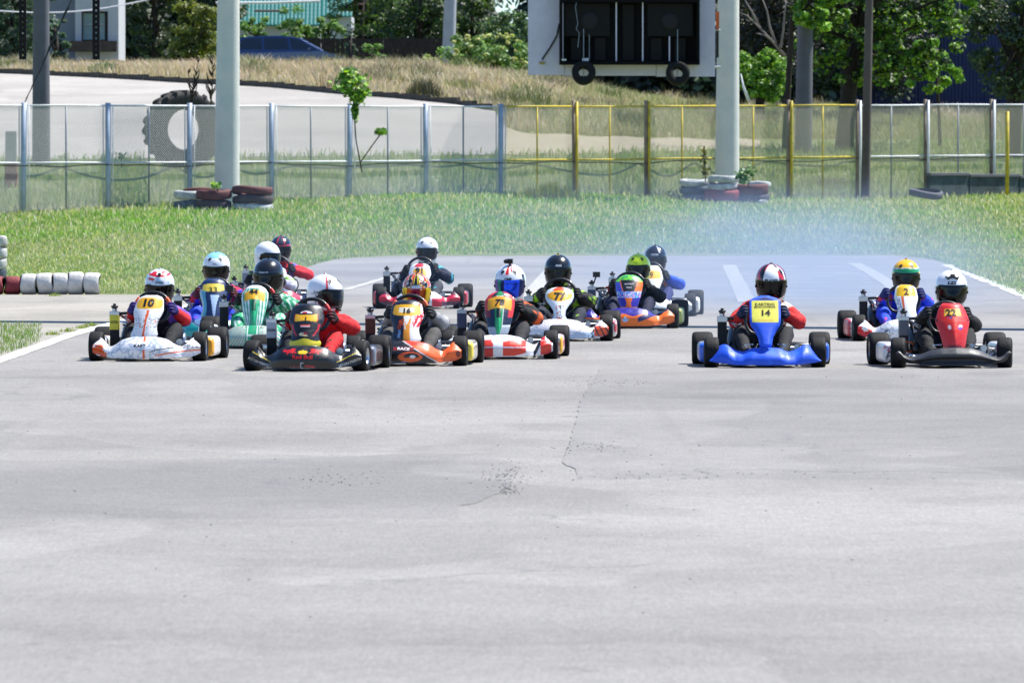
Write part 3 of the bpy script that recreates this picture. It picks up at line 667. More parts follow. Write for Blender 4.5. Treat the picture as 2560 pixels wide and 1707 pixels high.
# --- driver's body: one continuous skinned surface
def skin_mesh(pts, edges, rad, root, sub=1, name='sk'):
    me = bpy.data.meshes.new(name); me.from_pydata([tuple(p) for p in pts], edges, []); o = bpy.data.objects.new(name, me); C.objects.link(o)
    md = o.modifiers.new('s', 'SKIN'); md.use_smooth_shade = True
    for i, r in enumerate(rad):
        d = me.skin_vertices[0].data[i]; d.radius = (r, r) if not isinstance(r, tuple) else r; d.use_root = (i == root)
    if sub: s = o.modifiers.new('d', 'SUBSURF'); s.levels = sub; s.render_levels = sub
    dg = bpy.context.evaluated_depsgraph_get(); out = bpy.data.meshes.new_from_object(o.evaluated_get(dg))
    bpy.data.objects.remove(o); bpy.data.meshes.remove(me)
    out.polygons.foreach_set('use_smooth', [True]*len(out.polygons)); return out
def glove_mesh(side):
    # rim runs along +Z; palm outside the rim, four fingers wrap over the front (-Y), thumb on the near side
    s = side; P = [Vector((s*.045, .05, -.02)), Vector((s*.032, .03, 0)), Vector((s*.026, .012, .0))]; E = [(0, 1), (1, 2)]; R = [.026, .028, .024]
    for k, (dz, ln, r) in enumerate([(.030, .95, .0105), (.010, 1.05, .011), (-.010, 1.0, .0105), (-.028, .82, .0095)]):
        b = len(P); P += [Vector((s*.028, .0, dz)), Vector((s*.026, -.020*ln, dz)), Vector((s*.004, -.026*ln, dz*.95)), Vector((s*-.014*ln, -.018, dz*.9))]
        R += [r*1.1, r, r*.95, r*.85]; E += [(2, b), (b, b+1), (b+1, b+2), (b+2, b+3)]
    b = len(P); P += [Vector((s*.014, .028, .026)), Vector((s*-.004, .022, .038)), Vector((s*-.012, .012, .046))]; R += [.014, .012, .010]; E += [(1, b), (b, b+1), (b+1, b+2)]
    return skin_mesh(P, E, R, 1, 1, 'glove')
GL = {1: glove_mesh(1), -1: glove_mesh(-1)}
def seg_d(p, a, b):
    ab = b-a; t = max(0, min(1, (p-a).dot(ab)/ab.length_squared)); return (p-a-ab*t).length, t
def driver(root_k, spec, kroot):
    k = spec; H = k['hl']; sc = k['hw']/.26; lean = k.get('blean', .6); hx = H.x
    name_l = k['plabel']
    cx = hx*lean
    pz = H.z
    P = {}
    P['pel'] = Vector((0, .74, .15)); P['bel'] = Vector((cx*.35, .78, .27)); P['che'] = Vector((cx*.75, .76, pz-.33)); P['nb'] = Vector((hx*.9, .735, pz-.205)); P['nk'] = Vector((hx, .72, pz-.12)); P['hd'] = Vector((hx, H.y+.01, pz-.03)); P['ht'] = Vector((hx, H.y+.02, pz+.04))
    el = k.get('el', (-.27, .29)); el = (el[0]+.045, el[1]); hz = k.get('hz', .44)
    out = {}
    for s, nm in ((-1, 'l'), (1, 'r')):
        P['sh'+nm] = Vector((cx*.85+s*.155*sc, .75, pz-.25)); ex = el[0] if s < 0 else el[1]
        P['e'+nm] = Vector((ex, .53, k.get('ez', .335))); P['w'+nm] = Vector((s*.185, .375, hz-.015)); P['w2'+nm] = Vector((s*.172, .335, hz))
        P['h'+nm] = Vector((s*.09, .68, .15)); P['k'+nm] = Vector((s*.20, .38, k.get('kz', .28))); P['a'+nm] = Vector((s*.145, .04, .10)); P['t'+nm] = Vector((s*.135, -.09, .155)); P['he'+nm] = Vector((s*.145, .055, .065))
    order = list(P); ix = {n: i for i, n in enumerate(order)}
    rad = dict(pel=.13, bel=.14*sc, che=(.172*sc, .12), nb=.085, nk=.052, hd=.074, ht=.066)
    for nm in 'lr': rad.update({'sh'+nm: .086*sc, 'e'+nm: .067, 'w'+nm: .044, 'w2'+nm: .030, 'h'+nm: .095, 'k'+nm: .075, 'a'+nm: .043, 't'+nm: .03, 'he'+nm: .034})
    E = [('pel', 'bel'), ('bel', 'che'), ('che', 'nb'), ('nb', 'nk'), ('nk', 'hd'), ('hd', 'ht')]
    for nm in 'lr': E += [('che', 'sh'+nm), ('sh'+nm, 'e'+nm), ('e'+nm, 'w'+nm), ('w'+nm, 'w2'+nm), ('pel', 'h'+nm), ('h'+nm, 'k'+nm), ('k'+nm, 'a'+nm), ('a'+nm, 't'+nm), ('a'+nm, 'he'+nm)]
    me = skin_mesh([P[n] for n in order], [(ix[a], ix[b]) for a, b in E], [rad[n] for n in order], 0, 2, 'body')
    me.materials.clear(); me.materials.append(M['suit'])
    cf = k['suit']; segs = [(a, b, P[a], P[b]) for a, b in E]; cols = []
    for v in me.vertices:
        best = min(((seg_d(v.co, p, q)[0]/1, a, b, seg_d(v.co, p, q)[1]) for a, b, p, q in segs), key=lambda t: t[0])
        _, a, b, t = best; z = v.co
        if b in ('hd', 'ht') or (b == 'nk' and t > .6):
            c = '#b98a6c'
            lx, lz = v.co.x-hx, v.co.z-(pz-.02)
            if v.co.y < H.y and abs(lz) < .012 and .012 < abs(lx) < .048: c = '#2a1c14'
        elif a[0] == 'a' and len(a) == 2: c = k.get('boot', '#16161a')
        else:
            part = 'arm' if (a[:2] == 'sh' or (a[0] == 'e')) else 'fore' if a[0] == 'w' else 'leg' if (a[0] in 'hk' and len(a) == 2) else 'torso'
            c = cf(part, 1 if 'r' in (b[-1] if part != 'torso' else '') else -1, t+(1 if a[0] in 'ek' and len(a) == 2 else 0), z)
        cols.append(lin(c))
    setcol(me, cols)
    # cloth folds
    for v in me.vertices:
        if (v.co-P['hd']).length < .11: continue
        n = noise.fractal(v.co*16+Vector((k['num']*3.1, 0, 0)), .9, 2, 3); v.co += v.normal*n*.010
    me.update()
    body = link('person', me, None); body.matrix_world = kroot.matrix_world.copy(); body.location = kroot.location; body.rotation_euler = kroot.rotation_euler
    tag(body, name_l, 'racing driver', 'drivers seated in the racing karts')
    gc = k.get('glove', '#18181c')
    for s in (-1, 1):
        gm = GL[s].copy(); gm.materials.clear(); gm.materials.append(M['skin']); setcol(gm, [gc if (fbm(v.co.x, v.co.z, 40) < .25 or 'glove2' not in k) else k['glove2'] for v in gm.vertices])
        go = link('glove', gm, body, (s*.150, .303, hz+.012), (-.42, 0, 0)); go.scale = (1.3, 1.3, 1.3)
    # helmet
    me = helmet_shell(k['helm']); hb = bvh_of(me)
    ho = link('helmet', me, body, H, (math.radians(k.get('hp', 8)), math.radians(k.get('hr', 0)), math.radians(k.get('hy', 0)))); ho.scale = (k['hw']/.252,)*3
    sm = ho.modifiers.new('thick', 'SOLIDIFY'); sm.thickness = .012; sm.offset = -1
    vm = M[k.get('visor', 'visor')]; link('visor', visor_mesh(vm, k.get('vcol')), ho)
    link('helmet_liner', LINER, ho)
    for s in (-1, 1):      # hinge screws
        mb = MB(); p = hpoint(s*VA*1.13, -.03, .004); mb.lathe([(0, -.007), (.012, -.007), (.012, .007), (0, .007)], 12, 'X', p); link('visor_hinge', mesh_of(mb, M['black'], True), ho)
    for args in k.get('htext', []): decal(ho, hb, *args[:5], **(args[5] if len(args) > 5 else {}))
    mb = MB(); mb.box((0, -.158, -.122), (.05, .012, .014)); bevel(link('chin_vent', mesh_of(mb, M['dark']), ho), .004)
    if k.get('vents', True):
        for s in (-1, 1):
            mb = MB(); p = [hpoint(s*math.radians(a), z, .0035) for a, z in ((32, .072), (20, .098), (27, .108), (40, .095))]
            q = [hpoint(s*math.radians(a), z, -.002) for a, z in ((32, .072), (20, .098), (27, .108), (40, .095))]
            mb.add(p+q, [(0, 1, 2, 3), (4, 5, 6, 7), (0, 1, 5, 4), (1, 2, 6, 5), (2, 3, 7, 6), (3, 0, 4, 7)]); link('helmet_vent', mesh_of(mb, M['black']), ho)
    if k.get('cam'):
        r = k['cam']; mb = MB(); mb.box((0, -.01, .168), (.05, .03, .036)); mb.tube([(-.03, -.02, .172), (-.03, -.05, .172)], .016, 10); mb.box((.0, -.0, .145), (.016, .02, .03))
        if r == 'small': mb = MB(); mb.box((0, -.09, .118), (.024, .02, .02))
        if r == 'mount': mb = MB(); mb.box((0, -.105, .098), (.036, .03, .03), rot=Matrix.Rotation(-.6, 3, 'X')); [mb.tube([hpoint(0, .1, .005), hpoint(s*.35, .085, .006), hpoint(s*.62, .1, .004)], [.010, .012, .004], 6) for s in (-1, 1)]
        link('helmet_camera', mesh_of(mb, M['black']), ho)
    if k.get('chest'):
        pass
    return body
def kart(k):
    base = flat(k['x'], k['y']); yaw = -math.asin(k.get('dx', 0)/.95)
    num = k['num']; root = thing('racing_kart', k['label'], 'go-kart', base, yaw, 'racing karts in the pack')
    bpy.context.view_layer.update()
    s = FX/base.y
    # fairing and cone
    me = bumper(k.get('bump', 'wing'), k['bcol'], M[k.get('bm', 'paint')], k.get('bsx', 1)); bb = bvh_of(me)
    fo = link('front_bumper', me, root); sm = fo.modifiers.new('thick', 'SOLIDIFY'); sm.thickness = .006; sm.offset = -1
    for a in k.get('btext', []): decal(fo, bb, *a[:5], **(a[5] if len(a) > 5 else {}))
    z1 = CH-(k['ctop']-388)*(base.y+.0)/FX
    me = cone(k['cone'], k.get('cz0', .185), z1, k['ccol'], M[k.get('cm', 'paint')], k.get('lean', 0), ridge=k.get('ridge', 0), ws=k.get('cws', 1)); cb = bvh_of(me)
    co = link('front_panel', me, root); sm = co.modifiers.new('thick', 'SOLIDIFY'); sm.thickness = .005; sm.offset = -1
    for a in k.get('ctext', []): decal(co, cb, *a[:5], **(a[5] if len(a) > 5 else {}))
    for n_, me in SH.items():
        o = link(n_, me, root)
        if n_ == 'steering_wheel' and k.get('swz'): o.location.z = k['swz']
    if k.get('swcol'):   # coloured grips on the rim
        for sd in (-1, 1):
            mb = MB(); c = Vector((0, .30, .45)); u = Vector((0, .40, .917)); mb.tube([c+Vector((.154*math.sin(a), 0, 0))+u*(.154*math.cos(a)) for a in np.linspace(sd*.85, sd*1.25, 6)], .0172, 8)
            mm = M[k['swcol']]; link('rim_grip', mesh_of(mb, mm, True), root)
    st = k.get('steer', 0)
    for s_ in PED: link('pedal', s_, root)
    for sd in (-1, 1):
        wheel(root, sd*.447, 0, False, st); wheel(root, sd*.497, .95, True)
        link('side_pod', pod(sd, k['pcol'], M['paint']), root)
    rx = k.get('rx', -.345)
    rd = link('radiator', RADM['core'], root, (rx, .42, 0)); link('radiator_fins', RADM['fins'], rd)
    if k.get('radwrap'):
        mb = MB(); mb.box((0, -.004, .33), (.084, .062, .13)); w = link('radiator_wrap', mesh_of(mb, mat('radiator_wrap_'+str(num), k['radwrap'], rough=.5)), rd); bevel(w, .008)
        if k.get('radtext'): decal(rd, bvh_of(w.data), k['radtext'], 0, .33, .03, M[k.get('radink', 'ink')], bold=.03)
    t = link('radiator_tank', RADM['top'], rd); bevel(t, .006); link('radiator_cap', RADM['cap'], rd)
    en = link('engine', RADM['engine'], root, (rx, .42, 0)); link('exhaust', RADM['exhaust'], root, (rx-.005, .42, 0)); link('coolant_pipes', RADM['plumb'], root, (rx, .42, 0))
    lv = link('shift_lever', RADM['lever'], root, (rx, .42, 0)); link('lever_tip', RADM['tip'], lv)
    if k.get('tubing'): link('tubing', RADM['tubing'], root, (rx+.02, .42, 0))
    if k.get('kcam'):
        mb = MB(); mb.box((.05, -.02, .55), (.075, .03, .055)); mb.tube([(.02, 0, .46), (.045, 0, .53)], .008, 6); link('action_camera', mesh_of(mb, M['black']), root, (rx, .42, 0))
    # driver
    px, py = k['h']; Y = base.y+.68
    top = at(px, py, Y); hs = k['hw']/.252
    hc = Vector((top.x, Y, top.z-HC*hs*.995)); k['hl'] = root.matrix_world.inverted() @ hc
    driver(root, k, root)
    return root
# ------------------------------------------------------------------ the pack: one entry per kart and driver
WH, BK, OR_, RD, YE, GR = '#ecebec', '#101014', '#e0591a', '#c3161c', '#f0b21c', '#1a9a58'
PLATE = '#f3b41d'
def plate(t, s, s0, s1, w=.86, c=PLATE, r=.12):
    m = (s0+s1)/2; h = (s1-s0)/2
    q = (abs(t)/w)**5+(abs(s-m)/h)**5
    return c if q < 1 else None
def suit(base, arm=None, fore=None, leg=None, wr=None, stripe=None):
    def f(part, side, t, p):
        n = fbm(p.x, p.z, 9, 3)
        if stripe and stripe[1](part, side, t, p, n): return stripe[0]
        if part == 'torso': return base
        if part == 'arm': return (fore or arm or base) if t > 1.0 and fore else (arm or base)
        if part == 'fore': return wr or fore or arm or base
        return leg or base
    return f
SHOEI = {}
T = math.radians
K = []
# 10 -- white kart
def b10(x, z, v):
    if abs(x) < .012 and (v > .78 or v < .42): return '#e8622a'
    if x < -.335 and v < .80-.5*(x+.335)*-1 and fbm(x, z, 14) < .25: return '#d8561c' if z < .15 else WH
    if x > .1 and abs(z-(.06+.22*(x-.1)-.25*(x-.1)**2)) < .006: return '#e2643a'
    if x > .05 and abs(z-(.085+.1*math.sqrt(max(0, x-.05)))) < .004 and x < .25: return '#2a2a30'
    if x > .30 and abs(z-.125-.1*(x-.3)) < .014 and math.sin(x*160) > .2: return '#a9aab0'
    n = abs(fbm(x, z, 7, 2)); return '#a9b4c4' if n < .045 else '#c9d0da' if n < .10 else WH
def c10(t, s):
    c = plate(t, s, .70, .955, .92)
    if c: return c
    if abs(t-.02+ .05*math.sin(s*5)) < .09 and s < .68: return '#e8622a'
    n = fbm(t, s*2, 2.2, 4)
    if .27 < s < .5 and abs(n) < .035: return '#23262e'
    if .3 < s < .45 and n > .38: return '#e88a5a'
    return '#b9c3d0' if abs(n) < .03 else WH
def h10(az, z):
    if z > .72: return '#d8202a' if (int((az+180)/40) % 2 or z < .82) and z < .93 else WH
    if z > .5 and -60 < az < -25: return '#e0442c' if z < .62 else WH
    if z < -.2: return '#19191e'
    return '#dfe4ea' if fbm(az*.02, z, 3) < .3 else '#8fb8d0'
K.append(dict(num=10, x=371, y=904, dx=.066, label='white racing kart with plate 10 and orange left bumper tip, leftmost of the front runners', plabel='driver in white and red helmet with purple and red sleeves behind plate 10',
  bcol=b10, btext=[('KART', -.035, .145, .032, M['ink'], dict(bold=.03, xs=1.3)), ('OTK', .36, .14, .03, M['ink'], dict(rot=.25))], cone='hour', ctop=738, ccol=c10, ctext=[('10', 0, .505, .085, M['ink'], dict(bold=.05, xs=1.25, shear=.12))], lean=.05,
  pcol=lambda X, Z, v: '#f0a818' if X > .3 and v < .1 else '#e4e2de' if fbm(X, Z, 3) < .3 else '#c96a4a', swcol='orange_ink', radwrap='#d9cf3e', radtext='OTA', tubing=0,
  h=(399, 672), hw=.262, helm=h10, hy=6, hp=14, el=(-.24, .27), glove='#2b1f6a', glove2='#4a2a8a', vents=False, cam='small',
  htext=[('SHOEI', 0, .058, .026, M['ink'], dict(bold=.02)), ('SHOEI', -.09, .035, .018, M['blue_ink'])],
  suit=suit('#15151a', '#5a3aa0', '#c8141c', '#141418', '#2b1f6a', ('#8a5ac0', lambda p, s, t, q, n: p == 'arm' and s > 0 and t < .8 and n > -.1)), boot='#d0202a'))
# 1 -- black kart with the charging bulls
BULL = [(-.215, .172), (-.200, .182), (-.178, .176), (-.150, .178), (-.128, .192), (-.118, .186), (-.108, .190), (-.100, .178), (-.110, .170), (-.100, .160), (-.085, .152), (-.095, .148), (-.115, .156), (-.128, .150), (-.150, .158), (-.165, .148), (-.172, .140), (-.180, .146), (-.176, .158), (-.190, .160), (-.206, .162)]
BULL = [(x*.95+.035, z+.008) for x, z in BULL]
def b1(x, z, v):
    for sg in (-1, 1):
        if pip(sg*x if sg > 0 else -x, z, BULL): return '#d01820'
    if (x/.04)**2+((z-.168)/.016)**2 < 1: return '#e8c21c'
    a = abs(x)
    if a > .27 and abs(z-(.085+.55*(a-.27)**1.05-.0)) < .0035: return '#c9b21c'
    if abs(z-.052) < .006 and -.11 < x < -.02 and math.sin(x*700) > -.4: return '#8a141c'
    if abs(z-.052) < .008 and .02 < x < .10: return '#b01820'
    if abs(z-.04) < .003 and abs(x) < .11 and math.sin(x*900) > 0: return '#9aa2ac'
    if (abs(x+.012) < .003 or (abs(abs(z-.058)-.022) < .003 and -.012 < x < .012)) and abs(z-.058) < .025: return '#c9ccd2'
    return '#0d0d10'
def c1(t, s):
    if .755+.05*t*t > s > .615+.02*math.cos(t*3) and abs(t) < .70: return PLATE if abs(t) < .63 else RD
    if s < .22+.03*math.cos(t*4) : return '#e3d02a'
    if s < .30 and (t*t*.3+(s-.27)**2*60) < .09: return '#0c0c0e'
    if s < .36 and abs(t-.0) < .45 and abs((s-.31)+t*.08) < .012: return '#e3d02a'
    if .3 < s < .56 and abs(abs(t)-(.62+.25*math.sin((s-.3)*9))) < .07: return '#c0161e'
    if .79 < s < .86 and (t/.36)**2+((s-.79)/.055)**2 < 1: return '#e6e6e8' if (t/.28)**2+((s-.79)/.038)**2 > 1 or t > .05 else '#c0161e'
    if .5 < s < .545 and abs(t) < .3: return '#e05a5a' if s > .515 else '#e8e8ea'
    if .34 < s < .38 and -.3 < t < .2 and math.sin(t*40) > -.3: return '#e8e8ea' if t < -.1 else '#c0161e'
    return '#121317'
def h1(az, z):
    if -46 < az < -40 and z > .2: return '#d8343c'
    if abs(az+5) < 4 and z > .55: return '#f0f0f2'
    if z < -.35 and 60 < abs(az) < 120 and abs(z+.55+.002*az) < .03: return '#8f959e'
    if 72 < abs(az) < 100 and abs(abs(z+.25)-.18) < .03: return '#9a9fa8'
    if abs(abs(az)-82) < 4 and -.6 < z < .1: return '#a9aeb6'
    if -.05 < z < .12 and 74 < abs(az) < 90 and (z-.04)**2*60+((abs(az)-82)/8)**2 < 1: return '#1a1a1e'
    if z < -.9: return '#c0161e'
    if abs(az) < 14 and z < -.72: return '#1b1b20'
    return '#eeeef2'
K.append(dict(num=1, x=768, y=929, dx=.085, label='black racing kart with plate 1, red bulls and yellow disc, frontmost of the pack', plabel='driver in red suit and white helmet turned to the right, behind plate 1',
  bcol=b1, bm='paint', btext=[('Red Bull', .0, .128, .044, M['red_ink'], dict(bold=.03, xs=1.15)), ('ASTON MARTIN', -.375, .082, .030, M['white_ink'], dict(rot=-.36, xs=.9)), ('ASTON MARTIN', .375, .082, .030, M['white_ink'], dict(rot=.36, xs=.9))],
  cone='hour', ctop=759, ccol=c1, ctext=[('1', 0, .432, .05, M['ink'], dict(bold=.05)), ('MaxOne', -.01, .305, .02, M['white_ink'])], cws=1.12,
  pcol=lambda X, Z, v: '#c81e26' if abs(X) < .6 and abs(Z+.1) < .55 and v < .1 and math.sin(X*14+Z*3) > -.5 else '#6f7480' if v < .1 else '#17181c', swcol='red_ink', radwrap='#b9bcc4', radtext='XON', tubing=0,
  h=(812, 686), hw=.275, helm=h1, hy=52, hp=4, blean=.75, visor='visor_clear', el=(-.22, .34), glove='#2a0c12', glove2='#8a101c', hz=.43, steer=-.12,
  suit=suit('#c5141b', '#d0181e', '#cf171d', '#cf171d', '#5a0a14', ('#141418', lambda p, s, t, q, n: (p == 'leg' and (n > .32 or s < 0)) or (p == 'fore' and n > -.05))), boot='#151518'))
# 16 -- orange kart
def b16(x, z, v):
    x -= .07
    if -.165 < x < .01 and .143 < z < .172: return '#8a1620'
    if (x+.02)**2/.0105+(z-.09)**2/.0018 < 1:
        if (x+.0)**2/.0006+(z-.092)**2/.0002 < 1: return '#dfe4ea'
        if (x+.01)**2/.004+(z-.095)**2/.0007 < 1 and z > .085: return '#0d0d10'
        return '#e0591a'
    if (x+.31)**2/.006+(z-.1)**2/.0014 < 1: return '#6a6a52' if (x+.31)**2/.0025+(z-.1)**2/.0005 < 1 else '#c9a06a' if (x+.31)**2/.0045+(z-.1)**2/.001 < 1 else '#0d0d10'
    e = .16-(x-.02)*.62
    if z > e or x > .24:
        if (x-.37)**2+(z-.11)**2*.6 < .0004: return '#6a1a1a'
        if x < .12 and z > .185: return '#d23a1a'
        return '#e8611a'
    if abs(z-e+.004) < .005: return '#c9ccd2'
    if -.24 < x < -.02 and abs(z-(.035+((x+.13)**2)*3)) < .004: return '#7f9cc8'
    if x < -.25 and z > .165: return '#169a4a'
    return '#101116'
def c16(t, s):
    c = plate(t, s, .66, .90, .86)
    if c: return '#efe9d0' if abs(t+.02) < .48 and abs(s-.78) < .055 else c
    if s > .9: return '#171a22'
    if t < -.15: return '#1b2030' if not (-.45 < t < -.2 and .42 < s < .62 and fbm(t, s, 9) > -.1) else '#b8481c'
    if t > .45 and s > .4: return '#d8202a' if fbm(t, s, 5) > .05 else '#e7e7ea'
    if t > .30 and s > .1: return '#ecebec'
    return '#f09a1c' if s < .35 or fbm(t, s, 5, 2) < 0 else '#f0ece8' if s > .35 else '#f0b21c'
def h16(az, z):
    if z < .22: return '#0e0e12'
    n = math.sin(math.radians(az)*5+z*3)+fbm(az*.03, z*2, 2.2, 5)*2.2
    if abs(az) < 17: return '#e8d23a' if math.sin(az*.9) > .35 and z > .5 else '#101014' if z > .45 or z < .2 else '#c9d2dc'
    return '#d8301c' if n > .2 else '#e8b63a' if n > -.25 else '#e8e2dc' if n > -.6 else '#141418'
K.append(dict(num=16, x=1018, y=916, dx=.057, label='orange and black racing kart with plate 16 and a painted eye on its bumper', plabel='driver in red, yellow and black flame patterned helmet with gold mirror visor behind plate 16',
  bcol=b16, btext=[('RACE', -.008, .157, .030, M['white_ink'], dict(bold=.04, xs=1.4, rot=-.05))], cone='hour', ctop=750, ccol=c16, ctext=[('16', 0, .47, .055, M['ink'], dict(bold=.04, xs=1.3)), ('Max', -.055, .28, .04, M['blue_ink'], dict(rot=PI/2, bold=.04)), ('One', -.055, .355, .04, M['orange_ink'], dict(rot=PI/2, bold=.04))], cws=1.1,
  pcol=lambda X, Z, v: '#e6cf3c' if X > .35 and v < .1 else '#d8501c' if Z > .4 and v < .1 else '#8a8478' if fbm(X, Z, 4) > 0 else '#d6d0c4', swcol='orange_ink', radwrap='#5a2418', tubing=1,
  h=(1042, 683), hw=.245, helm=h16, hy=2, hp=12, visor='visor_mirror', vcol=lambda u, q: '#7a1238' if abs(u+.05) < .22 else '#d8b81c' if abs(u) > .55 else '#a84a1c', el=(-.22, .29), glove='#26262a', vents=False,
  htext=[('CUBE', 0, .034, .030, M['white_ink'], dict(bold=.04, xs=1.3))],
  suit=suit('#1a1a1e', '#2c2c30', '#9a9a9e', '#4a4846', '#2a2a2e', ('#b9bac0', lambda p, s, t, q, n: p == 'arm' and n > .22)), boot='#1a1a1e'))
# 78 -- white and red kart
def b78(x, z, v):
    e = .5-abs(x-.13)/.16
    if -.235 < x < -.03-.6*(z-.12)*(z > .12) and z < .178 and x < -.045: return '#c9ccd0' if abs(z-.115) < .004 else '#cc1c20' if z < .115 else '#e23a28'
    if .04 < x < .24 and z < .175-.2*max(0, .10-x)+0 and z > .04+.25*max(0, x-.13): return '#d9dadd' if abs(z-.115) < .004 else '#e23a24'
    if x > .36 and z < .17 and x < .455: return '#d9301c'
    if .30 < x < .36 and abs(x-.33-(z-.1)*.5) < .016: return '#101014'
    if .32 < x < .40 and z > .172: return '#d9343c'
    return WH
def c78(t, s):
    if .66 < s+.10*t*t < .91 and abs(t) < .80: return '#f0a81c'
    if abs(t+.02) < .30*min(1, s*4) and s < .72: return '#17904c' if abs(t+.02) > .16 else '#0b2a1c' if s > .45 else '#2ab56a'
    if abs(t) < .3 and s > .92: return '#149048'
    if abs(t) > .66 and s > .45: return '#d83030' if t > 0 or s > .6 else '#8a2030'
    if s < .25: return '#c9d2da' if (int(t*26)+int(s*60)) % 2 else '#8f9aa6'
    return '#1a2a44' if t < -.3 or (t > .3 and s > .3) else '#e6e8ec'
def h78(az, z):
    if abs(az+6) < 7 and z > .55: return '#e0261c'
    if 10 < az < 45 and z > .72 and fbm(az*.05, z, 6) > -.05: return '#d8303c'
    if 62 < abs(az) < 80 and -.6 < z < .5: return '#17181c'
    return '#f1f1f4'
K.append(dict(num=78, swz=-0.03, x=1249, y=899, dx=.03, label='white and red racing kart with plate 78 and green centre stripe', plabel='driver in white helmet with blue mirror visor and a camera on top, behind plate 78',
  bcol=b78, cone='long', ctop=729, ccol=c78, ridge=.03, ctext=[('78', 0, .50, .068, M['ink'], dict(bold=.05, xs=1.2, shear=.15, arc=1.5))], lean=.01, cws=1,
  pcol=lambda X, Z, v: '#f0b21c' if X > .6 and v < .1 else '#e8e2e0' if abs(fbm(X, Z, 4)) > .1 else '#c8506a', radwrap='#39415c', tubing=0,
  h=(1276, 661), hw=.272, helm=h78, hy=-6, hp=10, visor='visor_mirror', vcol=lambda u, q: '#5a2a9a' if u < -.62 else '#15706a' if u < -.35 else '#0c1a5a' if u < -.2 or u > .62 else '#1c4ae0', cam='top', el=(-.2, .33), blean=.6,
  htext=[('OMP', 0, .042, .028, M['ink'], dict(bold=.05))],
  suit=suit('#101014', '#141418', '#17171a', '#26262a', '#141418', ('#e8642a', lambda p, s, t, q, n: (p == 'arm' and (t < .22 or 1.0 < t < 1.25)) or (p == 'arm' and n > .38))), boot='#17171a'))
# 77 -- silver white kart
def b77(x, z, v):
    n = math.sin((z*1.0+x*.28*(1 if x < 0 else -1))*260+3*fbm(x, z, 6))
    if x > .33 and z < .155 and z > .055: return '#e2502a' if math.sin(x*120+z*60) > -.6 else '#1a1a1e'
    if .27 < x < .33 and z < .12 and fbm(x, z, 20) > 0: return '#1d2a3c'
    if z < .10: return '#a9bed8' if fbm(x, z, 6, 3) > -.1 else '#dfe6ee'
    if n > .93: return '#e2643a'
    if n > .84 and fbm(x, z, 8, 7) > -.1: return '#4a5468'
    return '#e9edf1'
def c77(t, s):
    q = (t/.88)**2+((s-.76)/.155)**2
    if q < 1: return '#f5ae12'
    if s > .90 and abs(t) < .6: return '#e2502a'
    if s < .5 and abs(t) < .5 and fbm(t, s*3, 4) > .22: return '#2a3446' if t > 0 else '#e2602a'
    if s < .14 and abs(t) < .35: return '#e05a2a'
    return '#cfd8e2' if abs(t) > .8 else '#eef1f4'
K.append(dict(num=77, swz=-0, x=1399, y=854, dx=.012, label='silver white racing kart with oval plate 77 and grey streaks', plabel='driver in matt black helmet and black suit with lime green shoulders behind plate 77',
  bcol=b77, cone='stem', ctop=718, ccol=c77, ctext=[('77', 0, .432, .088, M['ink'], dict(bold=.06, xs=1.15))], cws=1,
  pcol=lambda X, Z, v: '#c83040' if Z > -.5 and v < .1 and fbm(X, Z, 3) > -.2 else '#e2dedc', tubing=0, rx=-.30,
  h=(1395, 636), hw=.262, helm=lambda az, z: '#e0c020' if z > .985 and abs(az) < 60 else '#16171b', hy=2, hp=8, visor='visor_clear', el=(-.3, .33), vents=False, ez=.36,
  htext=[('ARAI', -.0, .055, .026, M['white_ink'], dict(bold=.03))],
  suit=suit('#121317', '#15161a', '#15161a', '#1b2234', '#15161a', ('#9ad02a', lambda p, s, t, q, n: (p == 'arm' and ((t < .4 and n > .02) or (t > 1.1 and n > .25))) or (p == 'leg' and n > .36))), boot='#1d2a30'))
# orange and blue kart
def bor(x, z, v):
    if abs(x) < .29 and z > .150-.012*math.sin(x*30): return '#2a1f8a' if fbm(x, z, 20) < .4 else '#3a34b0'
    if x > .05 and z > .06+.42*(x-.05)**1.1-.0 and z < .10+.5*(x-.05)**1.0 and x > .10: return '#1b1a58'
    if x < -.30: return '#28208a' if z > .12 else '#e8691a'
    if (x+.03)**2+((z-.105)*1.3)**2 < .0011: return '#9ec2e6' if z < .11 or abs(x+.03) < .012 else '#e8691a'
    return '#ee7018'
def cor(t, s):
    if s < .12: return '#ee7018'
    if s < .36: return '#ee7018' if abs(t) < .34-.1*math.sin((s-.12)*14) else '#2a22a0'
    if s < .54: return ['#3a5ad8', '#6ad0e8', '#d86ab0', '#e8f0f8', '#2a22a0'][int(abs(fbm(t*1.5, s, 4))*9) % 5]
    if abs(t) < .62-(.72-s)*.7 and s < .86: return '#15181e' if abs(t) < .54-(.72-s)*.7 else '#ee7018'
    if s > .80: return '#7ad83a' if fbm(t, s, 4) > 0 else '#3aa060'
    return '#ee7018' if t > .5 else '#5a62d8'
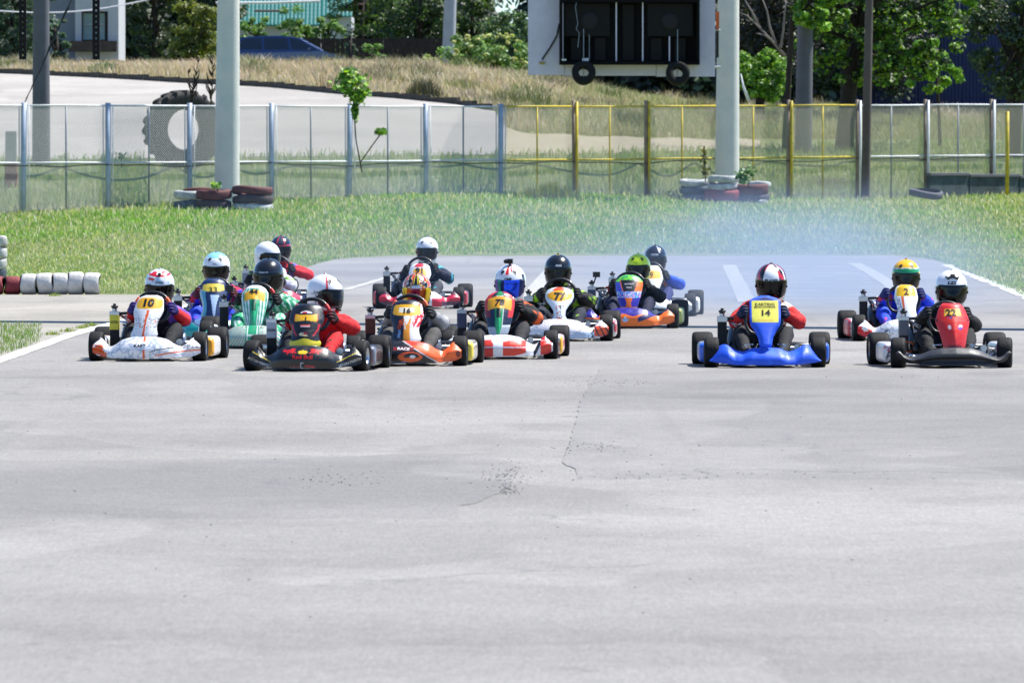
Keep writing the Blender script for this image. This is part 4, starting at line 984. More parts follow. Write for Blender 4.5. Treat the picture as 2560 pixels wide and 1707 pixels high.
K.append(dict(num=7, swz=-0.02, x=1573, y=822, dx=.045, label='orange racing kart with purple blue panel and iridescent front panel', plabel='driver in fluorescent yellow helmet and dark navy suit in the orange and blue kart',
  bcol=bor, cone='long', ctop=687, ccol=cor, cws=1.08, lean=0, ctext=[('MAXIMUM', 0, .46, .02, M['white_ink']), ('TEAM', 0, .425, .022, M['white_ink'])],
  pcol=lambda X, Z, v: '#e85a1c' if Z > .0 and X < .35 and v < .1 else '#c9cc6a' if X > .3 else '#b9bcc8', radwrap='#3c4660', kcam=1, rx=-.40,
  h=(1596, 634), hw=.25, helm=lambda az, z: '#e6ff1e', hy=-4, hp=6, visor='visor_clear', el=(-.2, .33), blean=.6, ez=.30,
  htext=[('LS2', -.01, .055, .018, M['ink'])],
  suit=suit('#121530', '#10131f', '#10131f', '#141a3a', '#10131f', ('#d8304a', lambda p, s, t, q, n: p == 'torso' and q.z > .5 and n > .1)), boot='#2a2a30'))
# 29
def b29(x, z, v): return '#dfe0dc' if fbm(x, z, 9) < .28 else '#b9bdc2'
def c29(t, s):
    c = plate(t, s, .62, .86, .84)
    return c if c else '#e9e6dc'
K.append(dict(num=29, x=1624, y=792, dx=.035, label='cream white racing kart with plate 29 half hidden behind the fluorescent helmet', plabel='driver in dark blue helmet with blue and orange sleeves behind plate 29',
  bcol=b29, cone='shield', ctop=664, ccol=c29, ctext=[('29', 0, .46, .085, M['ink'], dict(bold=.0))], lean=.03, cm='matt_paint', bm='matt_paint',
  pcol=lambda X, Z, v: '#e2dfd8', rx=-.42,
  h=(1638, 613), hw=.255, helm=lambda az, z: '#c9d2de' if (z > .55 and 20 < az < 30) or (-75 < az < -66 and z > .1) else '#10182c', hy=2, hp=10, visor='visor_clear', el=(-.25, .36), blean=.7, vents=False,
  htext=[('UZON', -.01, .058, .028, M['white_ink'], dict(bold=.04))],
  suit=suit('#16225a', '#2a5ad0', '#2a5ad8', '#1a2a6a', '#1b1b22', ('#e8702a', lambda p, s, t, q, n: p == 'arm' and t < .5 and n > -.05)), boot='#1a1a20'))
# 14 -- blue kart
def c14(t, s):
    if .49 < s < .90 and abs(t) < .86: return '#2a2c20' if abs(t) > .845 else '#e9e05a'
    if s > .92 and abs(t) < .62 and s-.92 < .06*(1-abs(t)/.62): return '#0a1a5c'
    return '#1f55d8'
def h14(az, z):
    if abs(az) < 31 and z > .15: return '#f2f2f4'
    if az > 0 and abs(az-58-10*z) < 4 and z > .1: return '#f2f2f4'
    if z > .15 and 31 < abs(az) < 75: return '#d0202c' if math.sin(az*.12+z*6) > .25 else '#121216'
    if z > .15: return '#7a1420' if abs(az) < 120 else '#15151a'
    if z < -.62 and abs(az) < 70: return '#e8e8ec' if z > -.95 else '#7a1420'
    return '#141418'
K.append(dict(num=14, swz=-0.06, x=1912, y=920, dx=0, bump='scoop', label='plain blue racing kart with yellow plate 14, second from the right in the front row', plabel='broad driver in red jacket and white, red and black helmet behind plate 14',
  bcol=lambda x, z, v: '#1f57dc' if fbm(x, z, 9) < .42 else '#2a66e8', bm='matt_paint', cm='matt_paint', cone='sign', ctop=739, cz0=.175, ccol=c14, cws=1.0,
  ctext=[('KARTING', 0, .535, .026, M['ink'], dict(bold=.02, xs=1.5)), ('BUCOVINA', 0, .513, .024, M['ink'], dict(bold=.02, xs=1.45)), ('14', .0, .462, .062, M['ink'], dict(bold=.035, xs=1.35)), ('www.kartingbucovina.ro', 0, .404, .011, M['orange_ink'], dict(xs=1.3))],
  pcol=lambda X, Z, v: '#e0d23a' if v < .1 and abs(X+.1) < .35 and fbm(X, Z, 4) > -.1 else '#2a66d8' if v < .1 else '#8a93a8', rx=-.345,
  h=(1928, 659), hw=.268, helm=h14, hy=-2, hp=14, hr=0, vents=False, el=(-.29, .33), glove='#16254a', ez=.36, hz=.45,
  htext=[('SHOEI', 0, .032, .040, M['ink'], dict(bold=.05, xs=.95))],
  suit=suit('#8a1a1c', '#c8201f', '#d02424', '#1e1e22', '#16254a', ('#e9d8cc', lambda p, s, t, q, n: (p == 'arm' and s > 0 and t < .3) )), boot='#1a1a1e', kz=.30))
# 2
def b2(x, z, v):
    if x < -.33: return '#d8262c' if z < .15 and fbm(x, z, 12) < .3 else '#f0efee'
    if x > .33 and z < .14: return '#d8262c'
    if abs(x+.2) < .06 and abs(fbm(x, z, 16)) < .06: return '#2a3040'
    return '#ecebec'
def c2(t, s):
    if s > .70 and (abs(t) < .86 or s > .97): return '#f2bd16'
    if -.45 < t < -.22: return '#e2502a' if t < -.36 else '#f09a2a' if t < -.3 else '#d8303a'
    if t < -.5 and .25 < s < .68 and abs(fbm(t, s*2, 5)) < .12: return '#2a3a5a'
    return '#efeff0'
def h2(az, z):
    if z > .60-.10*abs(math.sin(math.radians(az))): return '#f4b81a'
    if z > .54-.10*abs(math.sin(math.radians(az))): return '#f0ead8'
    if z > .22: return '#1c9a5c'
    return '#e0a826'
K.append(dict(num=2, swz=-0.06, x=2264, y=854, dx=-.02, label='white and red racing kart with yellow topped panel numbered 2', plabel='driver in yellow and green helmet and blue suit behind plate 2',
  bcol=b2, cone='hour', ctop=712, ccol=c2, ctext=[('2', 0, .475, .085, M['ink'], dict(bold=.03, xs=1.1))], cws=0.88,
  pcol=lambda X, Z, v: '#e8e2dc' if abs(X) < .5 else '#c8404a', rx=-.375, tubing=0,
  h=(2265, 648), hw=.272, helm=h2, hy=-3, hp=8, el=(-.24, .27), blean=.5, glove='#1c2a6a', ez=.35, swcol=None,
  suit=suit('#2a4ae0', '#2350e0', '#2350e0', '#2a50e4', '#c02a50', ('#e0405a', lambda p, s, t, q, n: (p == 'arm' and t < .25) or (p in ('arm', 'leg') and n > .30))), boot='#2a2a3a'))
# 22 -- red panel, black bumper
def c22(t, s):
    if .74 < s < .885 and abs(t) < .58: return '#f0b83a'
    if abs(t+.05) < .3 and abs(s-.70) < .018 and fbm(t, s, 9) > -.1: return '#3a4a9a' if t < 0 else '#d8803a'
    if (t+.28)**2*1.2+(s-.50)**2*5 < .012: return '#f2d8d8'
    if (t-.42)**2+(s-.50)**2*6 < .02: return '#8a5ac8' if s < .5 else '#dfe0f0'
    if s < .13 and s > .045 and abs(t) < .66 and ((s-.09)/.045)**2+(t/.66)**2 < 1: return '#8a1216'
    if abs(abs(t)-.93) < .06 and abs(s-.64) < .02: return '#3a0a0c'
    return '#d92a22'
def h22(az, z):
    if z < -.85 and abs(az) < 50: return '#202024'
    if z > .1 and abs(az) > 150: return '#d2d6da'
    return '#eff0f3'
K.append(dict(num=22, swz=-0.045, x=2379, y=921, dx=-.07, bump='band', label='red panelled racing kart numbered 22 with plain black bumper, rightmost of the pack', plabel='driver in white helmet with black camera mount and dark visor behind plate 22',
  bcol=lambda x, z, v: '#34363b' if v > .52 else '#1a1b1f', bm='matt_paint', bsx=1.04, cone='shield', ctop=758, cz0=.15, ccol=c22, cws=.98, ridge=.012, ctext=[('22', -.015, .465, .075, M['ink'], dict(bold=.03, xs=1.15)), ('www.karting.ro', .0, .395, .014, M['orange_ink'])],  # bumper: sunlit top band and shaded underside painted into its colour
  pcol=lambda X, Z, v: ('#e4e2e4' if fbm(X, Z, 3) > -.15 else '#c82a50' if Z > .2 else '#3a4250') if v < .1 else '#d8d8dc', radwrap='#5a5c62', tubing=1, rx=-.35,
  h=(2378, 675), hw=.272, helm=h22, hy=-2, hp=6, vents=False, cam='mount', el=(-.24, .29), blean=.4, steer=-.18, ez=.33,
  htext=[('LS2', -.01, .052, .030, M['ink'], dict(bold=.06, xs=1.5, shear=.2))],
  suit=suit('#101012', '#141416', '#141416', '#141416', '#101012', ('#d8d8d0', lambda p, s, t, q, n: p == 'arm' and s > 0 and t < .12)), boot='#141416'))
# 91
def b91(x, z, v):
    if abs(x) < .26: return '#e2e2e4' if z > .13 or abs(x) < .15 else '#c81c3a'
    return '#c41a3c' if z < .17-.0*x and z > .095 else '#5a2a3c' if z > .05 else '#a08a94'
def c91(t, s):
    c = plate(t, s, .55, .84, .62, '#f5b01a')
    if c: return c
    if s > .88 and abs(t) < .55: return '#d82a3c'
    return '#e9e9ec' if s > .3 else '#c4203a'
K.append(dict(num=91, x=1050, y=773, dx=.02, label='red and white racing kart with plate 91 alone behind the orange kart', plabel='driver in white helmet and dark navy suit with turquoise shoulder, behind plate 91',
  bcol=b91, cone='hour', ctop=659, ccol=c91, ctext=[('91', 0, .445, .085, M['ink'], dict(bold=.05, xs=1.15))], cws=1,
  pcol=lambda X, Z, v: '#c83040' if v < .1 and X > 0 else '#3a3d48', rx=-.40, 
  h=(1068, 593), hw=.258, helm=lambda az, z: '#eceef2' if not (abs(az) < 20 and .22 < z < .3) else '#3a4050', hy=-3, hp=8, visor='visor_clear', el=(-.26, .35), blean=.7, ez=.33,
  suit=suit('#121c34', '#141f3a', '#141f3a', '#3a3e48', '#101828', ('#3ac0d8', lambda p, s, t, q, n: (p == 'arm' and s > 0 and (t < .2 or (.9 < t < 1.2 and n > 0))) or (p == 'leg' and n > .38))), boot='#1a1a22'))
# 33
def b33(x, z, v):
    n = fbm(x, z*2, 5, 4); return '#1a9a9a' if n > .08 else '#cfdfe6' if n > .02 else '#15355c' if n > -.2 else '#6a8ab0'
def c33(t, s):
    if .70 < s < .885 and abs(t) < .84-(.35*max(0, abs(s-.79)-.06)/.03): return '#f0d24a'
    e = abs(t)-(.62+.3*math.sin(s*8)); 
    if t < -.55 and s < .75: return '#5aa8c0' if t > -.8 else '#a8c8d4'
    if .12 < s < .62 and abs(t-.15) < .34*(s/.62): return '#b9d0ee'
    return '#16305c'
K.append(dict(num=33, x=534, y=852, dx=.02, label='dark blue and teal racing kart with plate 33 behind the white kart on the left', plabel='driver in pale blue and white helmet with dark visor behind plate 33',
  bcol=b33, cone='hour', ctop=696, ccol=c33, ctext=[('33', 0, .488, .075, M['ink'], dict(bold=.0, xs=1.25))], cws=1,
  pcol=lambda X, Z, v: '#e8e6e2', rx=-.37,
  h=(541, 630), hw=.265, helm=lambda az, z: '#8fd0e6' if z > .74 else '#eceef2' if z > .2 or z < -.5 else '#dfe3e8', hy=-3, hp=12, el=(-.27, .30), glove='#5a1424', blean=.5, ez=.36,
  htext=[('ARAI', .0, .056, .018, M['ink'])],
  suit=suit('#1a2ab0', '#2634c8', '#2838d0', '#2a48d8', '#7a1a30', ('#c02048', lambda p, s, t, q, n: (n > .12 and p != 'leg') or n > .35)), boot='#2a2a38'))
# 44
def b44(x, z, v):
    a = math.atan2(z-.30, x); k = math.sin(a*70)
    if abs(x) < .06: return '#1a9a6a' if abs(abs(x)-.045) > .006 else '#e0ece6'
    return '#1f9a78' if k > .35 else '#c8484a' if k < -.86 else '#dfe8e6' if k < -.1 else '#7fb8a8'
def c44(t, s):
    if .69 < s+.12*t*t < .90 and abs(t) < .76: return '#f2b21c'
    if abs(t) < .24*min(1, s*2.4) and s < .74: return '#0a5a38' if s > .42 and abs(t) < .2 else '#20b070'
    k = math.sin(t*26+s*6)
    if s > .93: return '#e2e8e8'
    return '#18a070' if k > .25 or abs(t) < .34 else '#c9dcd6' if k > -.6 else '#e8eeee'
K.append(dict(num=44, x=638, y=872, dx=.05, label='green and white striped racing kart with plate 44 left of the black kart', plabel='driver in matt black helmet and green white striped suit behind plate 44',
  bcol=b44, cone='long', ctop=713, ccol=c44, ridge=.03, ctext=[('44', -.01, .525, .058, M['ink'], dict(bold=.04, xs=1.35, arc=1.2))], cws=0.95, btext=[('SPRINT', 0, .13, .03, M['white_ink'], dict(bold=.03))],
  pcol=lambda X, Z, v: '#e8e8e6', swcol='red_ink', kcam=1, rx=-.325,
  h=(671, 646), hw=.282, helm=lambda az, z: '#17181b', hy=-8, hp=8, vents=False, el=(-.22, .36), glove='#101014', blean=.7, ez=.36,
  htext=[('SPARCO', -.01, .04, .022, M['white_ink'], dict(bold=.02))],
  suit=suit('#1a8a62', '#1f9468', '#1c8a60', '#22a070', '#14141a', ('#d8ece4', lambda p, s, t, q, n: math.sin(q.x*120+q.z*60) > .75 and p != 'fore')), boot='#1a1a1e'))
# the two half-hidden ones
K.append(dict(num=5, x=660, y=808, dx=.0, label='hidden racing kart with silver radiator under the plain white helmet, behind plate 44', plabel='driver in plain white helmet looking aside, behind the matt black helmet',
  bcol=lambda x, z, v: '#e4e4e8' if fbm(x, z, 6) > -.2 else '#c8303a', cone='hour', ctop=682, ccol=lambda t, s: plate(t, s, .6, .85) or '#e4e4e8', ctext=[],
  pcol=lambda X, Z, v: '#e9e8ea', radwrap='#b04a50', rx=-.33,
  h=(668, 604), hw=.26, helm=lambda az, z: '#f0f0f3' if z > -.75 else '#d8d8dc', hy=38, hp=6, vents=False, el=(-.22, .30), ez=.38,
  suit=suit('#3a3a52', '#8ac83a', '#a8a8c0', '#c02a3a', '#2a2a30', ('#e4e4ee', lambda p, s, t, q, n: n > .1)), boot='#2a2a30'))
K.append(dict(num=6, x=690, y=768, dx=.0, label='rearmost racing kart with pink levers, mostly hidden behind the white and black helmets', plabel='driver in dark helmet with red trim and red sleeves, rearmost on the left',
  bcol=lambda x, z, v: '#28305a' if fbm(x, z, 6) > -.2 else '#d8405a', cone='hour', ctop=668, ccol=lambda t, s: plate(t, s, .6, .85) or '#c8d0e4', ctext=[],
  pcol=lambda X, Z, v: '#c8405a' if X > 0 else '#2a3050', radwrap='#8a90a0', rx=-.37,
  h=(702, 590), hw=.25, helm=lambda az, z: '#d8303c' if (abs(abs(az)-24) < 4 and z > .45) or (abs(z-.28) < .05 and abs(az) < 80) else '#4a5060' if abs(az) < 20 and z > .5 and math.sin(z*40) > 0 else '#1a1d28', hy=2, hp=8, vents=False, visor='visor_clear', el=(-.25, .40), blean=.8, ez=.36,
  suit=suit('#c8202c', '#d8222e', '#d8222e', '#1a2030', '#4a5ab0', ('#5a6ac8', lambda p, s, t, q, n: p == 'arm' and t < .22)), boot='#2a2a30'))
karts = [kart(k) for k in K]
# ------------------------------------------------------------------ the wire fence
M['post_w'] = mat('pale_blue_painted_steel', '#a3b2c6', rough=.5, var=.25, vscale=5); M['post_y'] = mat('weathered_grey_post', '#9a8f7c', rough=.7, var=1, vscale=2.2, var2='#5c463a')
M['yel'] = mat('chipped_yellow_paint', '#dcc022', rough=.55, var=1, vscale=7, var2='#8f8434'); M['whi'] = mat('white_painted_steel', '#d9dadc', rough=.5, var=.2, vscale=6)
M['gray'] = mat('dull_galvanised_bar', '#8b929c', rough=.5, var=.3, vscale=6); M['wire'] = mat('galvanised_wire', '#c4c4c1', rough=.45); M['wirey'] = mat('dusty_wire', '#b9b6a4', rough=.5)
PXP = [-330, -140, 60, 270, 474, 679, 875, 1064, 1252, 1434, 1615, 1795, 1971, 2143, 2313, 2478, 2640, 2800]
def fpt(px, py):
    t = math.tan(0); v = pxdir(px, py); kx = v.x/v.y            # X = kx*Y meets the fence line
    m_ = (FD-FB)/(FC-FA); Y = (FB-m_*FA)/(1-m_*kx); return at(px, py, Y)
def ftop(px): return np.interp(px, [0, 1300, 2500], [264, 267, 262])
def fmid(px): return np.interp(px, [0, 700, 1500, 2500], [408, 405, 399, 388])
fw = thing('wire_fence', 'white and pale blue wire mesh fence with tall round posts, left half', 'fence', fpt(60, 530)-Vector((0, 0, 0)))
fy = thing('wire_fence', 'yellow and rust brown wire mesh fence, right of the last pale blue post', 'fence', fpt(1434, 500))
def par_of(px): return fw if px < 1340 else fy
def bar(name, a, b, r, m, par, n=8):
    mb = MB(); o = par.location; mb.tube([Vector(a)-o, (Vector(a)+Vector(b))/2-o+Vector((0, 0, random.uniform(-.008, .008))), Vector(b)-o], r, n); return link(name, mesh_of(mb, m, True), par)
for i, px in enumerate(PXP):
    par = par_of(px-90); t = fpt(px, ftop(px)-(7 if px < 1300 else 14)); gz = float(tz(t.x, t.y))
    thick = .058 if px < 1300 else .044
    bar('post', (t.x+random.uniform(-.02, .02), t.y, gz-.15), t, thick, M['post_w'] if px < 1300 else M['post_y'], par, 12)
    if px >= 1434:
        bar('edge_bar', (t.x+.07, t.y-.03, gz), (t.x+.07, t.y-.03, t.z-.02), .032, M['yel'] if px < 2100 else M['whi'], par)
    else:
        for s in (-1, 1): bar('edge_bar', (t.x+s*.10, t.y, gz), (t.x+s*.10, t.y, t.z-.05), .011, M['whi'], par)
for i in range(len(PXP)-1):
    a, b = PXP[i], PXP[i+1]; mid = (a+b)/2; par = par_of(mid); left = mid < 1340
    m = M['whi'] if left or mid > 2143 else M['yel']
    A, B = fpt(a, ftop(a)), fpt(b, ftop(b)); bar('top_rail', A, B, .019, m, par)
    A2, B2 = fpt(a, fmid(a)), fpt(b, fmid(b)); bar('middle_rail', A2, B2, .019, m, par)
    c = fpt(mid, ftop(mid)); gz = float(tz(c.x, c.y)); bar('upright_bar', (c.x, c.y, gz), c, .018, M['gray'] if left else (M['yel'] if mid < 2143 else M['gray']), par)
    # the mesh itself: two sets of crossing wires
    Lb = (B-A).length; H = (A.z+B.z)/2-gz; ux = (B-A)/Lb; up = Vector((0, 0, 1)); sp = .056; mb = MB(); r = .0049 if left else .0046; o = par.location
    og = Vector((A.x, A.y, 0)); zb0 = float(tz(A.x, A.y)); zb1 = float(tz(B.x, B.y))
    for sgn in (1, -1):
        s0 = -H if sgn > 0 else 0
        s = s0
        while s < Lb+(0 if sgn > 0 else H):
            # line x = s + sgn*h, h in 0..H
            h0, h1 = (max(0, -s), min(H, Lb-s)) if sgn > 0 else (max(0, s-Lb), min(H, s))
            if h1-h0 > .03:
                P = []
                for h in (h0, h1):
                    x = s+sgn*h; q = x/Lb; zz = (A.z*(1-q)+B.z*q)-H+h
                    P.append(A+ux*x+Vector((0, .0+.004*sgn, 0))); P[-1].z = zz; P[-1] = P[-1]-o
                mb.tube(P, r, 3, caps=False)
            s += sp
    mo = link('wire_mesh', mesh_of(mb, M['wire'] if left else M['wirey'], fix=False), par); mo['kind'] = 'stuff'
# black cable slung along the middle rail, green hose added as the swag shadows on the mesh
pts = []
for k in range(120):
    px = -330+k*27; q = math.sin(px/60.)*3+math.sin(px/23.+1)*1.5+4+abs(math.sin(px/190.))*4
    p = fpt(px, fmid(px)+q); pts.append(p-Vector((0, .07, 0)))
mb = MB(); mb.tube(pts, .012, 5); tag(link('cable', mesh_of(mb, M['blackmat'])), 'thin black cable slung along the middle rail of the fence', 'cable')
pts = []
M['swag_shade'] = mat('green_swag_shade', '#7f9c72', rough=.8)  # shade of the swags on the mesh, held in this green
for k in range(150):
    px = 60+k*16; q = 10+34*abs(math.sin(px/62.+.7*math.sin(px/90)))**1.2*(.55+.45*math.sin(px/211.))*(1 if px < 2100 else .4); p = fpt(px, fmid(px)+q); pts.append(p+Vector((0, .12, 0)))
mb = MB(); mb.tube(pts, .024, 6); tag(link('tubing', mesh_of(mb, M['swag_shade'])), 'added green hose hanging in swags behind the wire fence', 'tubing')
# ------------------------------------------------------------------ poles
def polemat(name, c, c2, vs=2.0):
    m = mat(name, c, rough=.85, var=1, vscale=vs, var2=c2, bump=.25, bscale=30); return m
M['conc_b'] = polemat('bluish_concrete', '#d6d3cb', '#bcc3c2', 1.6); M['conc_d'] = polemat('dark_grey_concrete', '#63646c', '#54555c'); M['conc_l'] = polemat('light_grey_concrete', '#aeb0b8', '#9c9ea8')
M['brownp'] = polemat('brown_concrete', '#5c5450', '#4a423e'); M['conc_w'] = polemat('whitewashed_concrete', '#b5b3ae', '#8e8c88'); M['teal'] = polemat('peeling_teal_paint', '#6f98a6', '#a5a9a6', 3)
M['redband'] = mat('faded_red_paint', '#7d4436', rough=.8, var=.3); M['rustred'] = mat('rust_red_paint', '#8a3a34', rough=.8, var=.35, vscale=6)
def pole(label, px, pyb, w, m, pxt=None, H=9, taper=.72, d=None, cat='pole', n=24, bands=()):
    b = hit(px, pyb) if d is None else Vector((at(px, pyb, d).x, d, float(tz(at(px, pyb, d).x, d))))
    sc = FX/b.y; r = w/sc/2; tp = at(pxt if pxt is not None else px, 0, b.y); k = H/(tp.z-b.z)
    T_ = Vector((tp.x-b.x, 0, tp.z-b.z))*k; root = thing('utility_pole', label, cat, b)
    mb = MB(); mb.tube([(0, 0, -.4), Vector((0, 0, 0)), T_*.33, T_*.66, T_], [r, r, r*(1-(1-taper)*.33), r*(1-(1-taper)*.66), r*taper], n); link('shaft', mesh_of(mb, m, True), root)
    for (y0, y1, bm_) in bands:
        z0, z1 = at(px, y0, b.y).z-b.z, at(px, y1, b.y).z-b.z; mb = MB(); q0, q1 = z1/T_.z, z0/T_.z
        f = lambda q: r*(1-(1-taper)*q)+.004
        mb.tube([T_*q0, T_*q1], [f(q0), f(q1)], n); link('painted_band', mesh_of(mb, bm_, True), root)
    return root
def nearfence(px):
    X = 0
    for _ in range(6): Y_ = float(fenceY(X))-1.16; X = (px-1280)/FX*Y_
    return Y_
pole('thick pale blue grey concrete pole rising from the red and white tyres on the left', 567, 525, 64, M['conc_b'], 571, d=nearfence(567))
pole('thick pale concrete pole right of the hanging loudspeaker panel, in a ring of tyres', 1817, 505, 62, M['conc_b'], 1821, d=nearfence(1817))
pole('dark grey round pole at the far left behind the fence', 103, 422, 46, M['conc_d'], 103)
pole('leaning pole with peeling teal paint beside the grey house', 306, 140, 26, M['teal'], 323, taper=.9)
pole('thin brown pole between the teal pole and the yellow green bush', 368, 138, 11, M['brownp'], 369)
pole('brown concrete pole with a faded red band in front of the blue car', 698, 160, 30, M['brownp'], 700, bands=[(108, 128, M['redband'])])
pole('light grey concrete pole beside the flowering bush', 1120, 182, 33, M['conc_l'], 1126)
pole('dark slate pole behind the fence right of the loudspeaker panel', 2008, 385, 44, M['conc_d'], 2014)
pole('thin grey tapering pole standing in front of the yellow fence', 2163, 478, 23, M['brownp'], 2173, d=nearfence(2163))
pole('striped stub of a pole showing below the right corner of the loudspeaker panel', 1763, 246, 34, M['brownp'], 1762, bands=[(193, 217, M['redband']), (221, 233, M['conc_w'])])
def post(label, px, pyb, pyt, w, m, lower=None, cat='post', sq=False, tilt=0):
    b = hit(px, pyb); sc = FX/b.y; h = at(px, pyt, b.y).z-b.z; r = w/sc/2; mb = MB()
    if sq: mb.box((0, 0, h/2), (2*r, 2*r*.8, h), taper=.94)
    else: mb.tube([(0, 0, -.2), (0, 0, h*.5), (tilt, 0, h)], r, 12)
    root = link('post', mesh_of(mb, m, not sq)); root.location = b
    if sq: bevel(root, .02)
    tag(root, label, cat); return root
post('slim yellow steel post standing by the grey concrete slabs at the right', 2518, 496, 279, 10, M['yel'])
a = post('short square concrete post with red foot behind the first fence bay', 28, 470, 328, 30, M['conc_w'], sq=True)
mb = MB(); r = 30*a.location.y/FX/2+.006; mb.box((0, 0, .28), (2*r, 2*r*.82, .58)); bevel(link('red_foot', mesh_of(mb, M['rustred']), a), .02)
def hframe(label, px, pyb, w):
    b = hit(px, pyb); sc = FX/b.y; r = w/sc/2; root = thing('perforated_post', label, 'post', b); m = M['conc_w'] if w > 14 else M['brownp']
    for s in (-1, 1): mb = MB(); mb.box((s*r*.75, 0, 2.5), (r*.5, .12, 5.4)); link('upright', mesh_of(mb, m), root)
    for k in range(12): mb = MB(); mb.box((0, 0, .3+.45*k), (r*.98, .10, .2)); link('web', mesh_of(mb, m), root)
hframe('thin brown post in front of the rear of the blue car', 635, 150, 11)
hframe('slotted concrete post to the right of the brown pole', 784, 118, 21)
mb = MB(); A = at(540, 8, 262); B = at(800, 3, 262); mb.tube([A, (A+B)/2-Vector((0, 0, .03)), B], .05, 6); tag(link('crossbar', mesh_of(mb, M['whi'])), 'white horizontal bar across the posts above the blue car', 'bar')
mb = MB(); mb.tube([at(636, 28, 261), at(698, 28, 261)], .045, 6); tag(link('brace', mesh_of(mb, M['brownp'])), 'short brown brace between the thin post and the banded pole', 'brace')
# guy wire and overhead cable, far left
mb = MB(); A, B = at(62, 258, 147), at(190, -25, 147); P = [A.lerp(B, k/24)+Vector((random.uniform(-.012, .012), 0, 0)) for k in range(25)]; mb.tube(P, [random.choice([.010, .014, .024]) for _ in P], 6)
tag(link('guy_wire', mesh_of(mb, M['blackmat'])), 'slanting black twisted wire running down to the first fence post', 'wire')
mb = MB(); A, B = at(-40, 25, 200), at(420, -12, 200); mb.tube([A.lerp(B, k/12)-Vector((0, 0, .25*math.sin(PI*k/12))) for k in range(13)], .018, 6)
tag(link('overhead_cable', mesh_of(mb, M['whi'])), 'pale overhead cable crossing in front of the grey house', 'cable')
# ------------------------------------------------------------------ start gantry over the track; its beam throws the line of shade
gt = thing('gantry', 'black steel start gantry over the track with two slotted strips hanging at upper left', 'gantry', (0, 78, 0)); 
L0, L1 = Vector((-12, 3.6, 5.5)), Vector((14, -5.4, 5.5)); dr = (L1-L0).normalized(); rot = Matrix.Rotation(math.atan2(dr.y, dr.x), 3, 'Z')
mb = MB(); O_ = Vector((0, 78, 0)); mb.box((L0+L1)/2-Vector((0, 0, 0)), ((L1-L0).length, .75, .32), rot=rot); link('beam', mesh_of(mb, M['blackmat']), gt)
for P in (L0, L1): mb = MB(); mb.tube([(P.x, P.y, 0), (P.x, P.y, 5.6)], .12, 12); link('leg', mesh_of(mb, M['blackmat'], True), gt)
for px in (57, 240.5):
    Yb = 81.2 if px < 100 else 80.6; B = at(px, 149, Yb)-gt.location; w = .040
    for s in (-1, 1): mb = MB(); mb.box((B.x+s*w*.62, B.y, (B.z+5.5)/2), (w*.80, .03, 5.5-B.z)); link('strip_rail', mesh_of(mb, M['dark']), gt)
    n = 44
    for k in range(n): mb = MB(); mb.box((B.x, B.y, B.z+.016+k*.062), (w*.62, .02, .040)); link('strip_rung', mesh_of(mb, M['dark']), gt)
# ------------------------------------------------------------------ loudspeaker panel
M['board'] = mat('off_white_sheet_board', '#d2ccde', rough=.6, var=.12, vscale=2); M['cone_g'] = mat('speaker_cone_paper', '#2c2b2f', rough=.9, spec=.2)
D = 157.; sp_ = thing('loudspeaker_panel', 'off white board with a black rack of two loudspeakers, hung beside the thick pole', 'loudspeaker panel', at(1555, 190, D))
def pp(px, py, dy=0): return at(px, py, D)-sp_.location+Vector((0, dy, 0))
def pbox(name, x0, x1, y0, y1, dy, th, m, b=0, par=None):
    A, B = pp(x0, y1), pp(x1, y0); mb = MB(); mb.box(((A.x+B.x)/2, dy, (A.z+B.z)/2), (B.x-A.x, th, B.z-A.z)); o = link(name, mesh_of(mb, m), par or sp_)
    if b: bevel(o, b)
    return o
pbox('board', 1320, 1411, -230, 188, 0, .05, M['board']); pbox('board', 1412, 1640, -230, 190, 0, .05, M['board']); pbox('board', 1641, 1788, -230, 192, .0, .05, M['board'])
M['rack'] = mat('soot_black_rack_steel', '#0c0c0d', rough=.85, spec=.2)
for (x0, x1, y0, y1) in ((1398, 1406, -200, 163), (1741, 1748, -200, 163), (1406, 1741, 156, 163), (1406, 1741, 2, 8)): pbox('rack_frame', x0, x1, y0, y1, -.28, .5, M['rack'])
pbox('rack_back', 1406, 1741, -200, 156, -.06, .03, M['dark'])
for x0 in (1410, 1618):
    pbox('speaker_box', x0, x0+114, -4 if False else 10, 92, -.22, .3, M['dark'], .01)
for x in (1540, 1606): pbox('divider', x-1.6, x+1.6, 8, 154, -.40, .012, M['board'])
pbox('divider', 1671, 1674, 92, 154, -.40, .012, M['board']); pbox('divider', 1405.5, 1408, 10, 154, -.46, .012, M['board']); pbox('divider', 1472, 1473.5, 88, 150, -.40, .012, M['gray'])
for x in (1440, 1500, 1570, 1640, 1700): pbox('rack_column', x-14, x+14, 96 if x in (1440, 1500, 1700, 1640) else 12, 154, -.2, .2, M['dark'], .02)
pbox('paper_tag', 1455, 1471, 147, 154, -.54, .01, M['whi']); pbox('paper_tag', 1404, 1415, 149, 153, -.54, .01, M['whi']); pbox('switch_box', 1348, 1362, 155, 161, -.05, .05, mat('yellowed_plastic', '#9c8a4a'))
for x, y in ((1473, 53), (1674, 54)):
    c = pp(x, y); R_ = 21.5*D/FX; mb = MB(); mb.lathe([(R_*1.0, -.372), (R_, -.385), (R_*.5, -.377), (R_*.3, -.376), (R_*.25, -.38), (0, -.384)], 32, 'Y', (c.x, 0, c.z)); 
    o = link('loudspeaker', mesh_of(mb, M['cone_g'], True), sp_); 
mb = MB(); mb.tube([pp(1398, 60, -.06), pp(1392, 90, -.05), pp(1375, 120, -.05), pp(1355, 150, -.05)], .018, 6); link('panel_cable', mesh_of(mb, M['blackmat']), sp_)
